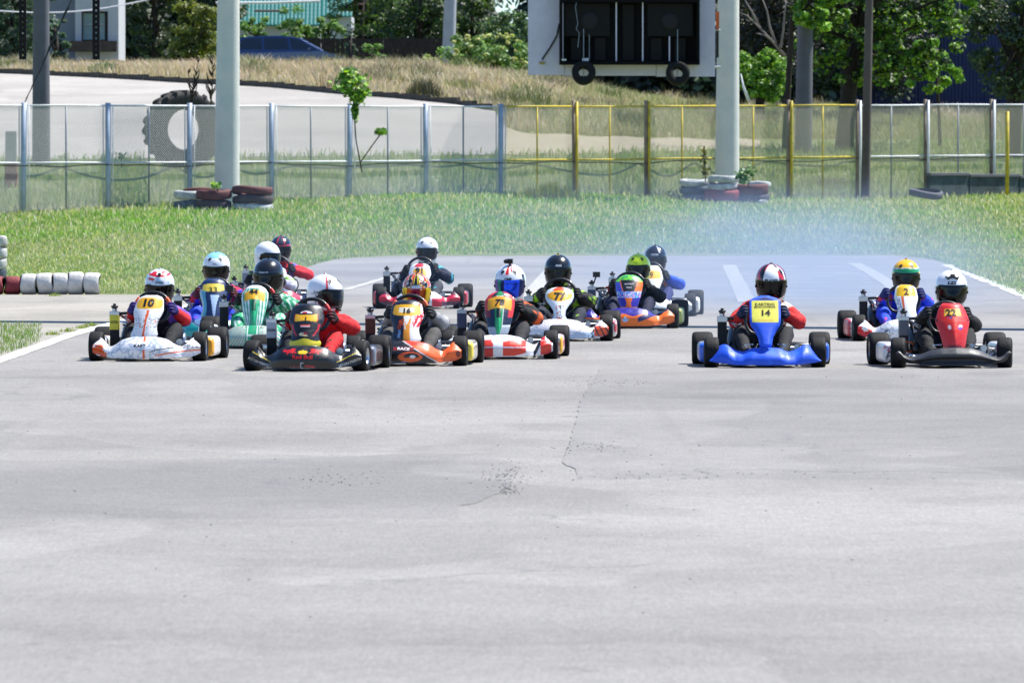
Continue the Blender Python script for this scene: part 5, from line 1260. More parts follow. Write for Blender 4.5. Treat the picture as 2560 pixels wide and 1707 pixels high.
mb = MB(); mb.tube([pp(1445, -10, -.5), pp(1438, 20, -.52), pp(1444, 60, -.5), pp(1440, 75, -.5), pp(1448, 84, -.5), pp(1444, 120, -.5)], .008, 5); link('loose_cord', mesh_of(mb, M['gray']), sp_)
for x0, x1, y0, y1, m in ((1790, 1798, 30, 73, M['orange']), (1791, 1797, 78, 145, M['blackmat'])): pbox('pole_clamp', x0, x1, y0, y1, .05, .08, m)
for y in (76, 168): mb = MB(); mb.tube([pp(1785, y, 0), pp(1800, y, .1)], .03, 8); link('clamp_bolt', mesh_of(mb, M['alu']), sp_)
mb = MB(); A, B = pp(1340, -240), pp(1817, -240); mb.tube([A, B+Vector((0, 2.0, 0))], .06, 8); link('hanger_beam', mesh_of(mb, M['blackmat']), sp_)
def car_tyre(label, loc, R, w, m, rot=(0, 0, 0), cat='tyre', group=None, name='tyre', squash=1, hole=.55, dark_side=False):
    mb = MB(); h = w/2; q = R*hole
    mb.lathe([(q, -h*.72), (q*1.12, -h*.95), (R*.82, -h), (R*.95, -h*.86), (R*.995, -h*.5), (R, 0), (R*.995, h*.5), (R*.95, h*.86), (R*.82, h), (q*1.12, h*.95), (q, h*.72), (q*1.08, h*.3), (R*.86, 0), (q*1.08, -h*.3), (q, -h*.72)], 36, 'Z')
    for k, v in enumerate(mb.v): mb.v[k] = (v[0]*(1+.02*math.sin(3*math.atan2(v[1], v[0])+R*50)), v[1], v[2]+.012*math.sin(2*math.atan2(v[1], v[0])+loc[0]*9))
    if dark_side: mb.m = [0 if 2 < i//36 < 8 else 1 for i in range(len(mb.f))]
    o = link(name, mesh_of(mb, [m, M['rubber']] if dark_side else m, True)); o.location = loc; o.rotation_euler = rot; o.scale = (1, squash, 1); tag(o, label, cat, group); return o
for i, (x, y) in enumerate(((1459, 183), (1694, 184))):
    p = at(x, y, D-.75); car_tyre(['black kart tyre hanging below the left loudspeaker', 'black kart tyre hanging below the right loudspeaker, slightly tilted'][i], p, 30*D/FX, .22, M['dark'], (PI/2-.25, [0, .25][i], 0), group='tyres hanging under the panel', hole=.42)
    mb = MB(); mb.tube([p+Vector((0, .05, -.1)), p+Vector((0, .1, .95))], .009, 6); tag(link('hanging_cord', mesh_of(mb, M['gray'])), ['thin cord holding the left hanging kart tyre', 'thin cord holding the right hanging kart tyre'][i], 'cord')
# ------------------------------------------------------------------ painted tyres
def ptyre(nm, c, c2): return mat(nm, c, rough=.75, var=1, vscale=7, var2=c2, bump=.3, bscale=30)
M['t_w'] = ptyre('flaking_white_tyre_paint', '#cfd2d0', '#7d8284'); M['t_r'] = ptyre('faded_dark_red_tyre_paint', '#6e3230', '#3c2426'); M['t_d'] = ptyre('dirty_dark_tyre', '#2a2628', '#4b3c3a')
M['t_b'] = ptyre('bluish_dirty_tyre', '#6b7a86', '#30363e'); M['t_cw'] = ptyre('whitewashed_kart_tyre', '#d2d0cc', '#a3a19d'); M['t_cr'] = ptyre('red_kart_tyre', '#8f2c34', '#5a2228'); M['t_o'] = ptyre('brown_red_tyre_paint', '#6a342c', '#4a2a26')
gl_ = 'tyres stacked round the left pole'; gr_ = 'tyres stacked round the right pole'
def stackt(px, py, w, th, m, lab, grp, dd=0, tilt=(0, 0)):
    base = nearfence(567)-2.0 if grp == gl_ else nearfence(1817)-2.2; Y = base+dd; p = at(px, py, Y); return car_tyre(lab, p, w*Y/FX/2, th*Y/FX, m, (tilt[0], tilt[1], random.uniform(0, 6)), 'tyre', grp)
stackt(632, 521, 104, 23, M['t_w'], 'bottom white tyre of the right hand stack at the left pole', gl_)
stackt(632, 499, 103, 21, M['t_d'], 'middle dark tyre of the right hand stack at the left pole', gl_, tilt=(0, .02))
stackt(631, 477, 104, 20, M['t_r'], 'top dark red tyre of the right hand stack at the left pole', gl_, tilt=(0, -.06))
stackt(533, 512, 92, 22, M['t_d'], 'bottom dark tyre of the middle stack at the left pole', gl_)
stackt(534, 487, 90, 24, M['t_r'], 'upper brick red tyre of the middle stack at the left pole', gl_, -.02, (0, .02))
stackt(478, 513, 88, 22, M['t_b'], 'lower bluish black tyre of the left stack at the left pole', gl_, .35)
stackt(478, 488, 88, 22, M['t_w'], 'upper grey white tyre of the left stack at the left pole', gl_, .35)
stackt(505, 476, 95, 12, M['t_o'], 'thin brown red tyre lying on top behind the left pole tyres', gl_, 1.1)
stackt(1740, 494, 76, 18, M['t_b'], 'bottom bluish tyre at the left of the right pole', gr_, .2)
stackt(1738, 475, 80, 18, M['t_b'], 'middle grey blue tyre at the left of the right pole', gr_, .2)
stackt(1737, 457, 78, 16, M['t_w'], 'top white tyre at the left of the right pole', gr_, .2, (0, .05))
stackt(1806, 491, 92, 32, M['t_cr'], 'large dark red tyre at the foot of the right pole', gr_, -.25)
stackt(1805, 467, 76, 15, M['t_w'], 'pale tyre resting on the dark red one at the right pole', gr_, -.25)
stackt(1808, 449, 78, 17, M['t_w'], 'uppermost slightly tilted white tyre at the right pole', gr_, -.25, (0, .07))
stackt(1880, 474, 84, 26, M['t_o'], 'brown red tyre with a plant in it, right of the right pole', gr_, -.1)
stackt(1882, 496, 84, 20, M['t_d'], 'lower black tyre under the brown red one at the right pole', gr_, -.1)
stackt(1898, 462, 60, 16, M['t_w'], 'white tyre standing behind the brown red one at the right pole', gr_, .7)
stackt(1908, 508, 24, 14, M['t_w'], 'small white tyre piece in the grass at the foot of the right pole', gr_, -.8)
# single tyre lying in the scrub, half raised
p = at(2315, 484, 158); car_tyre('worn grey tyre lying in the grass in front of the concrete slabs', p, .38, .16, M['conc_d'], (.12, .1, 0), group=None, hole=.74)
# row of kart tyres at the left, standing on edge
RW = [(-52, 47, 'r'), (-12, 47, 'r'), (31, 46, 'r'), (70, 53, 'w'), (111, 55, 'w'), (151, 55, 'w'), (188, 58, 'w'), (228, 56, 'w')]
names_ = ['', 'dark red kart tyre cut by the left edge of the picture', 'dark red kart tyre next to the first white one', 'first white kart tyre beside the red ones', 'second white kart tyre from the red ones', 'middle white kart tyre of the row with weeds at its foot', 'tallest white kart tyre, last but one in the row', 'rightmost white kart tyre ending the row']
for i, (px, hh, c) in enumerate(RW):
    if i == 0: continue
    R_ = hh/2/196.; p = flat(px, 737); o = car_tyre(names_[i], (p.x, p.y+R_*.5, R_), R_, .205, M['t_cw'] if c == 'w' else M['t_cr'], (0, PI/2, random.uniform(-.06, .06)), group='painted kart tyres in a row by the run off', hole=.5, dark_side=True)
    o.rotation_euler = (0, PI/2+random.uniform(-.03, .03), random.uniform(-.08, .08))
p = flat(2, 700)
for k in range(4): car_tyre(['lowest grey tyre of the stack at the far left edge', 'second tyre of the stack at the far left edge', 'third white tyre of the stack at the far left edge', 'top white tyre of the stack at the far left edge'][k], (p.x-.06+.01*k, p.y, .08+.155*k), .145-.006*k, .15, M['t_b'] if k == 0 else M['t_cw'], (0, .02*k, k), group='tyre stack at the left edge')
# giant dumper tyre behind the fence
gb_ = hit(458, 425); gt2 = thing('giant_tyre', 'giant upright grey dumper tyre behind the wire fence', 'tyre', gb_)
gt2.rotation_euler = (0, 0, .42); R_ = .93; M['gt'] = mat('dusty_old_rubber', '#3a3836', rough=.9, var=.4, vscale=3, bump=.3, bscale=15)
mb = MB(); mb.lathe([(.48, -.25), (.52, -.3), (.80, -.31), (.86, -.28), (.88, 0), (.86, .28), (.80, .31), (.52, .3), (.48, .25), (.52, .1), (.72, 0), (.52, -.1), (.48, -.25)], 64, 'Y', (0, 0, R_)); link('carcass', mesh_of(mb, M['gt'], True), gt2)
lug = MB(); lug.box((0, 0, 0), (.12, .30, .07), rot=Matrix.Rotation(.5, 3, 'Z'), taper=.8); lugm = mesh_of(lug, M['gt'])
for k in range(22):
    for s in (-1, 1):
        a = 2*PI*(k+.5*(s > 0))/22; o = link('lug', lugm, gt2, (.885*math.sin(a), s*.16, R_+.885*math.cos(a)), (0, a, 0)); o.scale = (1, s, 1)
# concrete slabs at the right
cw = thing('slab_wall', 'low dark weathered concrete slab wall under the fence at the far right', 'wall', fpt(2430, 480)); M['slab'] = mat('mossy_dark_concrete', '#4f5e60', rough=.9, var=1, vscale=3, var2='#2e383a', bump=.4, bscale=12)
for x0, x1 in ((2316, 2415), (2416, 2540), (2541, 2660)):
    A, B = fpt(x0, 433+.03*(x0-2316)), fpt(x1, 433+.03*(x1-2316)); mb = MB(); A.y -= .5; B.y -= .5; gz = float(tz(A.x, A.y))-.1
    c = (A+B)/2-cw.location; d = B-A; d.z = 0; rt = Matrix.Rotation(math.atan2(d.y, d.x), 3, 'Z'); mb.box((c.x, c.y, (A.z+gz)/2-cw.location.z), (d.length-.02, .1, A.z-gz), rot=rt); bevel(link('slab', mesh_of(mb, M['slab']), cw), .012)
    mb = MB(); mb.box((c.x, c.y-.02, A.z-cw.location.z-.03), (d.length-.02, .16, .07), rot=rt); bevel(link('coping', mesh_of(mb, M['conc_d']), cw), .01)
# ------------------------------------------------------------------ vegetation
def leaves(name, P, Nn, size, cols, par=None, fold=.25, m=None, asp=.6):
    n = len(P); V = np.empty((n, 4, 3), np.float32)
    a = RNG.normal(0, 1, (n, 3)); a /= np.linalg.norm(a, axis=1, keepdims=True); b = np.cross(a, Nn); b /= np.linalg.norm(b, axis=1, keepdims=True)+1e-6; a = np.cross(b, Nn); a /= np.linalg.norm(a, axis=1, keepdims=True)+1e-6
    s = (size*RNG.uniform(.6, 1.25, n))[:, None]
    V[:, 0] = P-a*s*.5; V[:, 1] = P+b*s*asp*.5+Nn*s*fold*.3; V[:, 2] = P+a*s*.5; V[:, 3] = P-b*s*asp*.5+Nn*s*fold*.3
    me = bpy.data.meshes.new(name); me.vertices.add(n*4); me.vertices.foreach_set('co', V.ravel())
    me.loops.add(n*4); me.loops.foreach_set('vertex_index', np.arange(n*4, dtype=np.int32)); me.polygons.add(n); me.polygons.foreach_set('loop_start', np.arange(0, n*4, 4, dtype=np.int32))
    me.update(calc_edges=True); me.materials.append(m or M['leaf']); at_ = me.color_attributes.new('Col', 'FLOAT_COLOR', 'POINT')
    arr = np.ones((n, 4, 4), np.float32); arr[:, :, :3] = cols[:, None, :]; at_.data.foreach_set('color', arr.ravel())
    return link(name, me, par)
def crown(cx, cz, rx, rz, ry, nclump, nleaf, size, cs, cr=.28, hollow=.45, shape='round'):
    C_ = []
    while len(C_) < nclump:
        p = RNG.uniform(-1, 1, 3); r = (abs(p[0])**3+abs(p[1])**3+abs(p[2])**3)**(1/3)*RNG.uniform(.93, 1.12)
        if shape == 'cone': 
            h = (p[2]+1)/2
            if math.hypot(p[0], p[1]) > (1-h)*.95+.08: continue
        elif r > 1 or (r < hollow and RNG.uniform() < .6): continue
        C_.append(p)
    C_ = np.array(C_); ci = RNG.integers(0, nclump, nleaf); d = RNG.normal(0, 1, (nleaf, 3)); d /= np.linalg.norm(d, axis=1, keepdims=True)
    R0 = min(rx, rz)*cr*RNG.uniform(.55, 1.35, nclump); off = d*(RNG.uniform(.25, 1, (nleaf, 1))**.6)*R0[ci][:, None]; off[:, 2] *= .7
    P = C_[ci]*np.array([rx, ry, rz])+off+np.array([cx, 0, cz])
    N_ = d*.5+np.array([0, -.1, .6])+RNG.normal(0, .45, (nleaf, 3)); N_ /= np.linalg.norm(N_, axis=1, keepdims=True)
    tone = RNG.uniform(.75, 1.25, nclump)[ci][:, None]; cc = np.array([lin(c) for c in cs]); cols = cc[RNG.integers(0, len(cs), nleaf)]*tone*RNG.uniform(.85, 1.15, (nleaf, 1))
    return P, N_, cols.astype(np.float32), C_*np.array([rx, ry, rz])+np.array([cx, 0, cz])
def tree(name, label, px, d, rect, cs, nleaf=7000, nclump=60, size=.13, cat='tree', trunkw=.16, shape='round', pxb=None, ryk=.8, cr=.28, hollow=.4, group=None, limbs=9):
    bx = at(pxb if pxb is not None else px, 100, d).x; z0 = float(tz(bx, d)); root = thing(name, label, cat, (bx, d, z0), 0, group)
    A, B = at(rect[0], rect[3], d), at(rect[1], rect[2], d); cx, cz = (A.x+B.x)/2-bx, (A.z+B.z)/2-z0; rx, rz = (B.x-A.x)/2, (B.z-A.z)/2
    P, N_, cols, CC = crown(cx, cz, rx, rz, rx*ryk, nclump, nleaf, size, cs, cr, hollow, shape)
    o = leaves('crown', P, N_, size, cols, root); o['kind'] = 'stuff'
    mb = MB(); top = Vector((cx*.8, 0, cz+rz*.5)); k1 = Vector((cx*.2, 0, max(.4, cz-rz*.7))); mb.tube([(0, 0, -.2), (0, 0, .3), k1, top], [trunkw*1.25, trunkw, trunkw*.8, trunkw*.25], 10)
    for i in range(min(limbs, len(CC))):
        q = Vector(CC[i]); s = k1.lerp(top, random.uniform(0, .7)); m_ = s.lerp(q, .5)+Vector((0, 0, -.1)); mb.tube([s, m_, q], [trunkw*.4, trunkw*.25, trunkw*.08], 6)
    link('trunk', mesh_of(mb, M['bark'], True), root); return root
DK = ['#2a3e22', '#344a28', '#40562c', '#4c622e', '#26361f']; DG = ['#3c5e2a', '#4a6e2e', '#587e34', '#325224', '#6c903c']; BR = ['#5f8f1f', '#6fa024', '#83b02c', '#4f7f1c', '#98bf3a']; YG = ['#6f7f2a', '#7f8a30', '#586a24', '#94983a', '#4a5a20']
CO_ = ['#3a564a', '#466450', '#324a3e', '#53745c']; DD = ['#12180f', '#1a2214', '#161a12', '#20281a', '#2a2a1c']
tree('conifer', 'dark bluish conifer at the far left behind the round pole', 40, 268, (-110, 130, -160, 190), CO_, 14000, 110, .14, shape='round')
tree('conifer', 'bluish green conifer branch mass left of the grey house', 150, 262, (95, 172, 30, 190), CO_, 5500, 40, .12)
tree('dark_tree', 'dark evergreen right of the grey house, behind the teal pole', 385, 305, (325, 450, -160, 180), DK, 11000, 90, .15)
tree('bush', 'olive yellow green bushy conifer behind the left thick pole', 480, 276, (425, 545, 5, 185), YG, 11000, 90, .12, shape='round', hollow=.2)
tree('dark_tree', 'tall dark tree between the bushy conifer and the teal roof', 545, 312, (500, 620, -160, 90), DK, 6000, 60, .15)
for i, (x0, x1, y0, y1, lab) in enumerate(((590, 700, 38, 104, 'light green shrub below the teal roof behind the thin brown post'), (690, 790, 22, 104, 'light green tree between the banded pole and the slotted post'), (780, 860, 45, 112, 'light green shrub right of the slotted post'))):
    tree('shrub', lab, (x0+x1)/2, 296, (x0, x1, y0, y1+50), ['#4f7a2c', '#67923a', '#7fa546', '#3f6424'], 3500, 36, .13, 'shrub')
tree('dark_tree', 'large dark tree right of the teal roof', 900, 302, (815, 1010, -170, 190), DG+DK, 11000, 90, .15)
tree('dark_tree', 'large dark tree left of the light grey pole', 1045, 300, (960, 1150, -180, 200), DK+DK+DG, 12000, 90, .15)
tree('dark_tree', 'dark tree right of the light grey pole with sky above', 1180, 304, (1110, 1250, -60, 190), DG+DK, 8000, 80, .15)
tree('dark_tree', 'lower green tree at the left edge of the loudspeaker panel', 1262, 298, (1200, 1335, 32, 200), DG+CO_, 8000, 80, .14)
tree('young_conifer', 'small grey green conifer in front of the dark fence', 876, 268, (853, 900, 66, 160), ['#4a6450', '#56705a', '#3c5444'], 1500, 26, .09, shape='cone')
tree('shrub', 'small light green shrub right of the small conifer', 925, 266, (900, 965, 108, 165), ['#5f8a34', '#78a044', '#4a7028'], 1500, 22, .12, 'shrub')
# the flowering elder
er = tree('flowering_bush', 'pale yellow green flowering bush beside the light grey pole', 1215, 246, (1105, 1325, 90, 222), ['#5f8440', '#6f944a', '#7fa458', '#4f7434'], 10000, 60, .12, 'bush', hollow=.2)
A, B = at(1120, 200, 246), at(1320, 82, 246); P, N_, cols, CC = crown((A.x+B.x)/2-er.location.x, (A.z+B.z)/2-er.location.z, (B.x-A.x)/2, (B.z-A.z)/2, 1.1, 110, 9000, .07, ['#cfd49a', '#c0c884', '#dcdca8', '#b4be7c'], .09, .75)
k = (P[:, 1] < .6); o = leaves('blossom', P[k], N_[k], .075, cols[k], er, asp=.9); o['kind'] = 'stuff'
tree('flowering_bush', 'small flowering bush left of the light grey pole', 1085, 248, (1052, 1120, 140, 192), ['#6f9448', '#86a858', '#c6cf90', '#cfd49a'], 3000, 30, .10, 'bush', hollow=.2)
# right hand side
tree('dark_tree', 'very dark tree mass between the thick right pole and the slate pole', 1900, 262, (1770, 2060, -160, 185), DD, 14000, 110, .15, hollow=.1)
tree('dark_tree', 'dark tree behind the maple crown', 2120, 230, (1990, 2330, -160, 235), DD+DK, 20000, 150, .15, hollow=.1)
tree('dark_tree', 'dark tree hidden behind the loudspeaker panel', 1500, 300, (1330, 1780, -160, 165), DK, 9000, 80, .17)
tree('bush', 'bright green bush between the thick right pole and the bare sapling', 1900, 226, (1835, 1965, 130, 250), BR+['#3a6418'], 7000, 70, .12, 'bush', hollow=.1)
def bigleaf(rect, d, n, cs, nc, size=.2, cr=.2, hol=.2): return rect, d, n, cs, nc, size, cr, hol
tree('maple_tree', 'bright green broad leaved tree in front of the blue wall', 2114, 200, (1985, 2400, -120, 205), ['#6a9a24', '#83b02c', '#98bf3a', '#4f7f1c', '#3a6418', '#2c4a16', '#2c4a16', '#1e3410', '#1a2c10'], 19000, 210, .15, pxb=2112, trunkw=.26, cr=.15, hollow=.3, limbs=22)
tree('maple_tree', 'small leafy branch tree at the lower right of the maple', 2310, 203, (2240, 2400, 95, 232), BR, 2600, 34, .16, pxb=2350, trunkw=.05, cr=.2, hollow=.1, cat='young tree')
tree('maple_tree', 'bright leafy crown at the top right in front of the blue wall', 2400, 207, (2320, 2480, -150, 58), BR, 4500, 44, .17, pxb=2530, trunkw=.08, cr=.2, hollow=.2, cat='tree')
tree('dark_tree', 'dark green tree at the right edge of the picture', 2580, 192, (2430, 2700, -60, 238), DK+['#3a5620'], 12000, 90, .13, pxb=2535, trunkw=.2, hollow=.2, limbs=16)
tree('young_tree', 'small bright leaves hanging between the slate pole and the grey pole', 2065, 196, (1960, 2130, -100, 80), BR, 4200, 50, .17, pxb=1963, trunkw=.09, cr=.16, hollow=.2, cat='young tree', limbs=14)
# far woodland closing the view behind the houses
def wood(label, x0, x1, top, d, n, cs):
    A, B = at(x0, 210, d), at(x1, top, d); nc = int((B.x-A.x)*16); cx = RNG.uniform(A.x, B.x, nc); cy = RNG.uniform(0, 6, nc)
    zt_ = B.z+cheapnoise(cx, cy*0, .9, 3)*1.2-RNG.uniform(0, 1, nc); z0 = tz(cx, d); cz = z0+(zt_-z0)*RNG.uniform(0, 1, nc); i = RNG.integers(0, nc, n)
    D_ = RNG.normal(0, .45, (n, 3)); P = np.stack([cx, d+cy, cz], 1)[i]+D_; N_ = D_+np.array([0, -.4, .8])+RNG.normal(0, .3, (n, 3)); N_ /= np.linalg.norm(N_, axis=1, keepdims=True)
    cc = np.array([lin(c) for c in cs])[RNG.integers(0, len(cs), n)]*RNG.uniform(.6, 1.3, nc)[i][:, None]; o = leaves('far_wood', P, N_, .42, cc.astype(np.float32)); tag(o, label, 'wood', kind='stuff')
wood('dark far wood behind the houses on the left', -250, 1215, -60, 345, 70000, DK)
wood('low far wood in the gap beneath the blue sky', 1200, 1350, 62, 345, 5000, DG+CO_)
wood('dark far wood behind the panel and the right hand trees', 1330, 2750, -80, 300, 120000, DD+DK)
# bare branches
def bare(label, pts_sets, d, r, m, cat='dead branch'):
    mb = MB()
    for P in pts_sets: mb.tube([at(x, y, d+random.uniform(-.15, .15)) for x, y in P], [r*(1-.75*i/(len(P)-1)) for i in range(len(P))], 5)
    o = link('bare_branch', mesh_of(mb, m, True)); tag(o, label, cat); o['kind'] = 'stuff'
    del o['kind']; return o
def twigs(x0, y0, x1, y1, n=12, sp=26):
    S_ = [[(x0, y0), ((x0+x1)/2+random.uniform(-3, 3), (y0+y1)/2), (x1, y1)]]
    for i in range(n):
        t = random.uniform(.15, .95); bx, by = x0+(x1-x0)*t, y0+(y1-y0)*t; l = random.uniform(10, sp)*(1.2-t); s = random.choice((-1, 1)); S_.append([(bx, by), (bx+s*l*.5, by-l*.8), (bx+s*l*.7, by-l*1.7)])
    return S_
bare('dark leafless shrub rising above the giant tyre', twigs(478, 262, 497, 148, 16)+twigs(480, 262, 470, 175, 6), 166, .022, M['bark'])
bare('second leafless shrub touching the left thick pole', twigs(527, 262, 532, 132, 14)+[[(527, 250), (518, 200)]], 166, .02, M['bark'])
M['pale_bark'] = mat('pale_dead_bark', '#7c7570', rough=.9)
bare('pale leafless branches right of the thick right pole', [[(1963, 140), (1935, 108), (1900, 70), (1868, 40), (1850, 32)], [(1940, 110), (1925, 70), (1918, 30), (1905, -5)], [(1952, 120), (1958, 80), (1962, 30), (1966, -10)], [(1900, 70), (1880, 30), (1862, 0)], [(1935, 105), (1912, 88), (1890, 84)]], 205, .045, M['pale_bark'])
bare('pale hanging twig at the upper right', [[(2376, 78), (2390, 48), (2398, 20), (2400, -10)]], 204, .03, M['pale_bark'])
bare('thin bare pole leaning behind the thick right pole', [[(1872, 252), (1858, 215), (1852, 185)]], 190, .05, M['whi'], 'stick')
# sapling behind the fence and small plants
def plant(name, label, segs, clumps, d, size, cs, cat='plant', n=60, m=None):
    b = at(segs[0][0][0], segs[0][0][1], d); root = thing(name, label, cat, b); mb = MB()
    for sgm in segs: mb.tube([at(x, y, d)-b for x, y in sgm], [.014]*len(sgm), 5)
    link('stem', mesh_of(mb, M['bark'], True), root); P = []
    for x, y, rx, ry in clumps:
        c = at(x, y, d)-b; k = d/FX; q = RNG.normal(0, .5, (n, 3))*np.array([rx*k, rx*k, ry*k]); P.append(q+np.array(c))
    P = np.concatenate(P); N_ = RNG.normal(0, .5, (len(P), 3))+np.array([0, -.5, .8]); N_ /= np.linalg.norm(N_, axis=1, keepdims=True)
    cc = np.array([lin(c) for c in cs])[RNG.integers(0, len(cs), len(P))]*RNG.uniform(.8, 1.2, (len(P), 1)); o = leaves('foliage', P, N_, size, cc.astype(np.float32), root, asp=.85); o['kind'] = 'stuff'; return root
plant('maple_sapling', 'bright green maple sapling poking above the white fence', [[(905, 430), (890, 350), (884, 260), (876, 190)], [(902, 405), (930, 365), (952, 335)]], [(868, 182, 20, 10), (880, 198, 36, 14), (872, 216, 40, 14), (890, 232, 30, 14), (893, 246, 18, 14), (888, 280, 6, 20), (952, 330, 12, 6)], 151.5, .12, BR+['#3a6418', '#4a7a1c'], 'young tree', 105)
plant('weed_plant', 'bright green weed growing out of the left pole tyres', [[(545, 480), (542, 470)]], [(540, 464, 14, 7)], 146.8, .09, BR, n=40)
plant('weed_plant', 'leafy green weed growing in the brown red tyre', [[(1872, 470), (1868, 445)]], [(1862, 450, 16, 10), (1872, 432, 14, 12), (1850, 440, 8, 8)], 154.6, .10, ['#4f8038', '#62963f', '#3c662c'], n=45)
plant('weed_plant', 'thin olive weed standing left of the thick right pole', [[(1764, 455), (1762, 410), (1760, 365)]], [(1761, 390, 7, 22), (1764, 430, 12, 18)], 156.2, .09, ['#7f7a2c', '#6a7030', '#8f8a3a', '#4f5a28'], n=50)
plant('weed_plant', 'dark green bush sprout by the fence left of the giant tyre', [[(305, 420), (303, 400)]], [(303, 395, 14, 14)], 160, .09, ['#5f7a54', '#4f6a48'], n=40)
plant('weed_plant', 'dark climbing weed left of the right pole tyres', [[(1700, 500), (1690, 475)]], [(1680, 485, 22, 14)], 158, .09, ['#5a6a40', '#6f7d4c', '#4a5a38'], n=60)
# ------------------------------------------------------------------ buildings
M['hs_g'] = mat('grey_render_wall', '#7c828c', rough=.85, var=.12, vscale=.8); M['hs_w'] = mat('white_render_wall', '#b4b5b9', rough=.85, var=.1, vscale=.8)
M['glass'] = mat('window_glass', '#7f9a9c', rough=.1, spec=.8); M['frame'] = mat('dark_window_frame', '#2c2c2e', rough=.6); M['brick'] = mat('dark_brick_plinth', '#4a3f3a', rough=.9, var=.4, vscale=4)
def bxp(name, x0, x1, y0, y1, d, th, m, par, b=0):
    A, B = at(x0, y1, d), at(x1, y0, d); mb = MB(); o = par.location; mb.box(((A.x+B.x)/2-o.x, d+th/2-o.y, (A.z+B.z)/2-o.z), (B.x-A.x, th, B.z-A.z)); ob = link(name, mesh_of(mb, m), par)
    if b: bevel(ob, b)
    return ob
h = thing('house', 'grey and white rendered house with one dark framed window at upper left', 'house', (at(240, 120, 288).x, 288, float(tz(at(240, 120, 288).x, 288))))
bxp('side_wall', 118, 188, -140, 150, 288.6, 5, M['hs_g'], h)
bxp('wall', 188, 203, -140, 150, 288, 5, M['hs_w'], h); bxp('wall', 270, 296, -140, 150, 288, 5, M['hs_w'], h); bxp('wall', 203, 270, -140, 29, 288, 5, M['hs_w'], h); bxp('wall', 203, 270, 104, 150, 288, 5, M['hs_w'], h)
wf = bxp('window_frame', 203, 270, 30, 104, 288.5, .12, M['frame'], h); w_ = bxp('pane', 208, 262, 34, 100, 288.40, .06, M['glass'], h); bxp('glazing_bar', 233, 236, 34, 100, 288.3, .06, M['hs_w'], h); bxp('glazing_bar', 208, 262, 60, 62.5, 288.3, .06, M['hs_w'], h)
bxp('plinth', 172, 292, 103, 130, 287.3, .5, M['brick'], h)
bxp('roof_slab', 112, 300, -150, -141, 287.6, 6, M['frame'], h)
# teal tiled roofs
M['tile'] = mat('teal_glazed_roof_tile', '#197a75', rough=.5, var=.25, vscale=1.2)
def roof(label, x0, x1, y0, y1, d, cols_, rows):
    A, B = at(x0, y1, d), at(x1, y0, d); z0 = float(tz(A.x, d)); rt = thing('tiled_roof_house', label, 'house', ((A.x+B.x)/2, d, z0)); Wd = B.x-A.x; Hh = B.z-A.z
    tw, th = Wd/cols_, Hh/rows; t = MB()
    t.grid(lambda u, v: ((u-.5)*tw*1.04, -.10+v*th*.9+.0, v*th*1.05+.03*math.sin(u*PI)*(1)+(.0 if v > 0 else -.02)), 7, 3); t.grid(lambda u, v: ((u-.5)*tw*1.04, -.10, -.02-.05*v+.03*math.sin(u*PI)), 7, 2); tm = mesh_of(t, M['tile'], True, fix=False)
    mb = MB(); mb.box((0, 3.5, (A.z-z0)/2), (Wd*.94, 6, A.z-z0)); link('wall', mesh_of(mb, M['hs_w']), rt)
    mb = MB(); mb.box((0, 0, 0), (Wd, .1, Hh*1.38), rot=Matrix.Rotation(-math.atan2(.9, 1.0), 3, 'X')); o = link('roof_deck', mesh_of(mb, M['tile']), rt, (0, Hh*.45+.25, A.z-z0+Hh/2))
    for r in range(rows):
        for c in range(cols_): link('roof_tile', tm, rt, (-Wd/2+(c+.5)*tw+(.0), r*th*.9, A.z-z0+r*th), (0, 0, random.uniform(-.01, .01)))
roof('house with teal glazed tile roof behind the light green shrubs', 585, 800, -60, 62, 322, 22, 12)
roof('second smaller teal tiled roof right of the slotted post', 802, 880, -45, 40, 332, 8, 8)
# dark plank fence behind the car
df = thing('dark_fence', 'dark brown plank fence behind the small conifer and blue car', 'fence', (at(840, 130, 286).x, 286, float(tz(at(840, 130, 286).x, 286)))); M['plank'] = mat('dark_stained_planks', '#2b2422', rough=.9, var=.35, vscale=3)
x = 575
while x < 1110:
    bxp('plank', x, x+11.2, 96+random.uniform(-1, 1.5), 172, 286+random.uniform(0, .03), .06, M['plank'], df); x += 12
# corrugated dark blue hall
bl = thing('blue_hall', 'dark blue corrugated metal hall wall at the upper right', 'hall', (at(2400, 200, 232).x, 232, float(tz(at(2400, 200, 232).x, 232)))); M['blue'] = mat('dark_blue_corrugated_sheet', '#1c2c5e', rough=.45, var=.15, vscale=1.0)
x = 2130
while x < 2900:
    A, B = at(x, 250, 232), at(x+55, -120, 232); mb = MB(); n = 25; o = bl.location; pts_ = [(A.x+(B.x-A.x)*i/(n-1)-o.x, (.0 if i % 4 in (0, 3) else -.05)) for i in range(n)]
    mb.v = [(a, b, -1.0) for a, b in pts_]+[(a, b, B.z-o.z) for a, b in pts_]; mb.f = [(i, i+1, n+i+1, n+i) for i in range(n-1)]; sh_ = link('metal_sheet', mesh_of(mb, M['blue'], fix=False), bl); x += 55
mb = MB(); A, B = at(2130, 250, 232), at(2900, -120, 232); o = bl.location; mb.box(((A.x+B.x)/2-o.x, 4.2, (B.z-o.z)/2-.5), (B.x-A.x, 8, B.z-o.z+1)); link('hall_body', mesh_of(mb, M['blue']), bl)
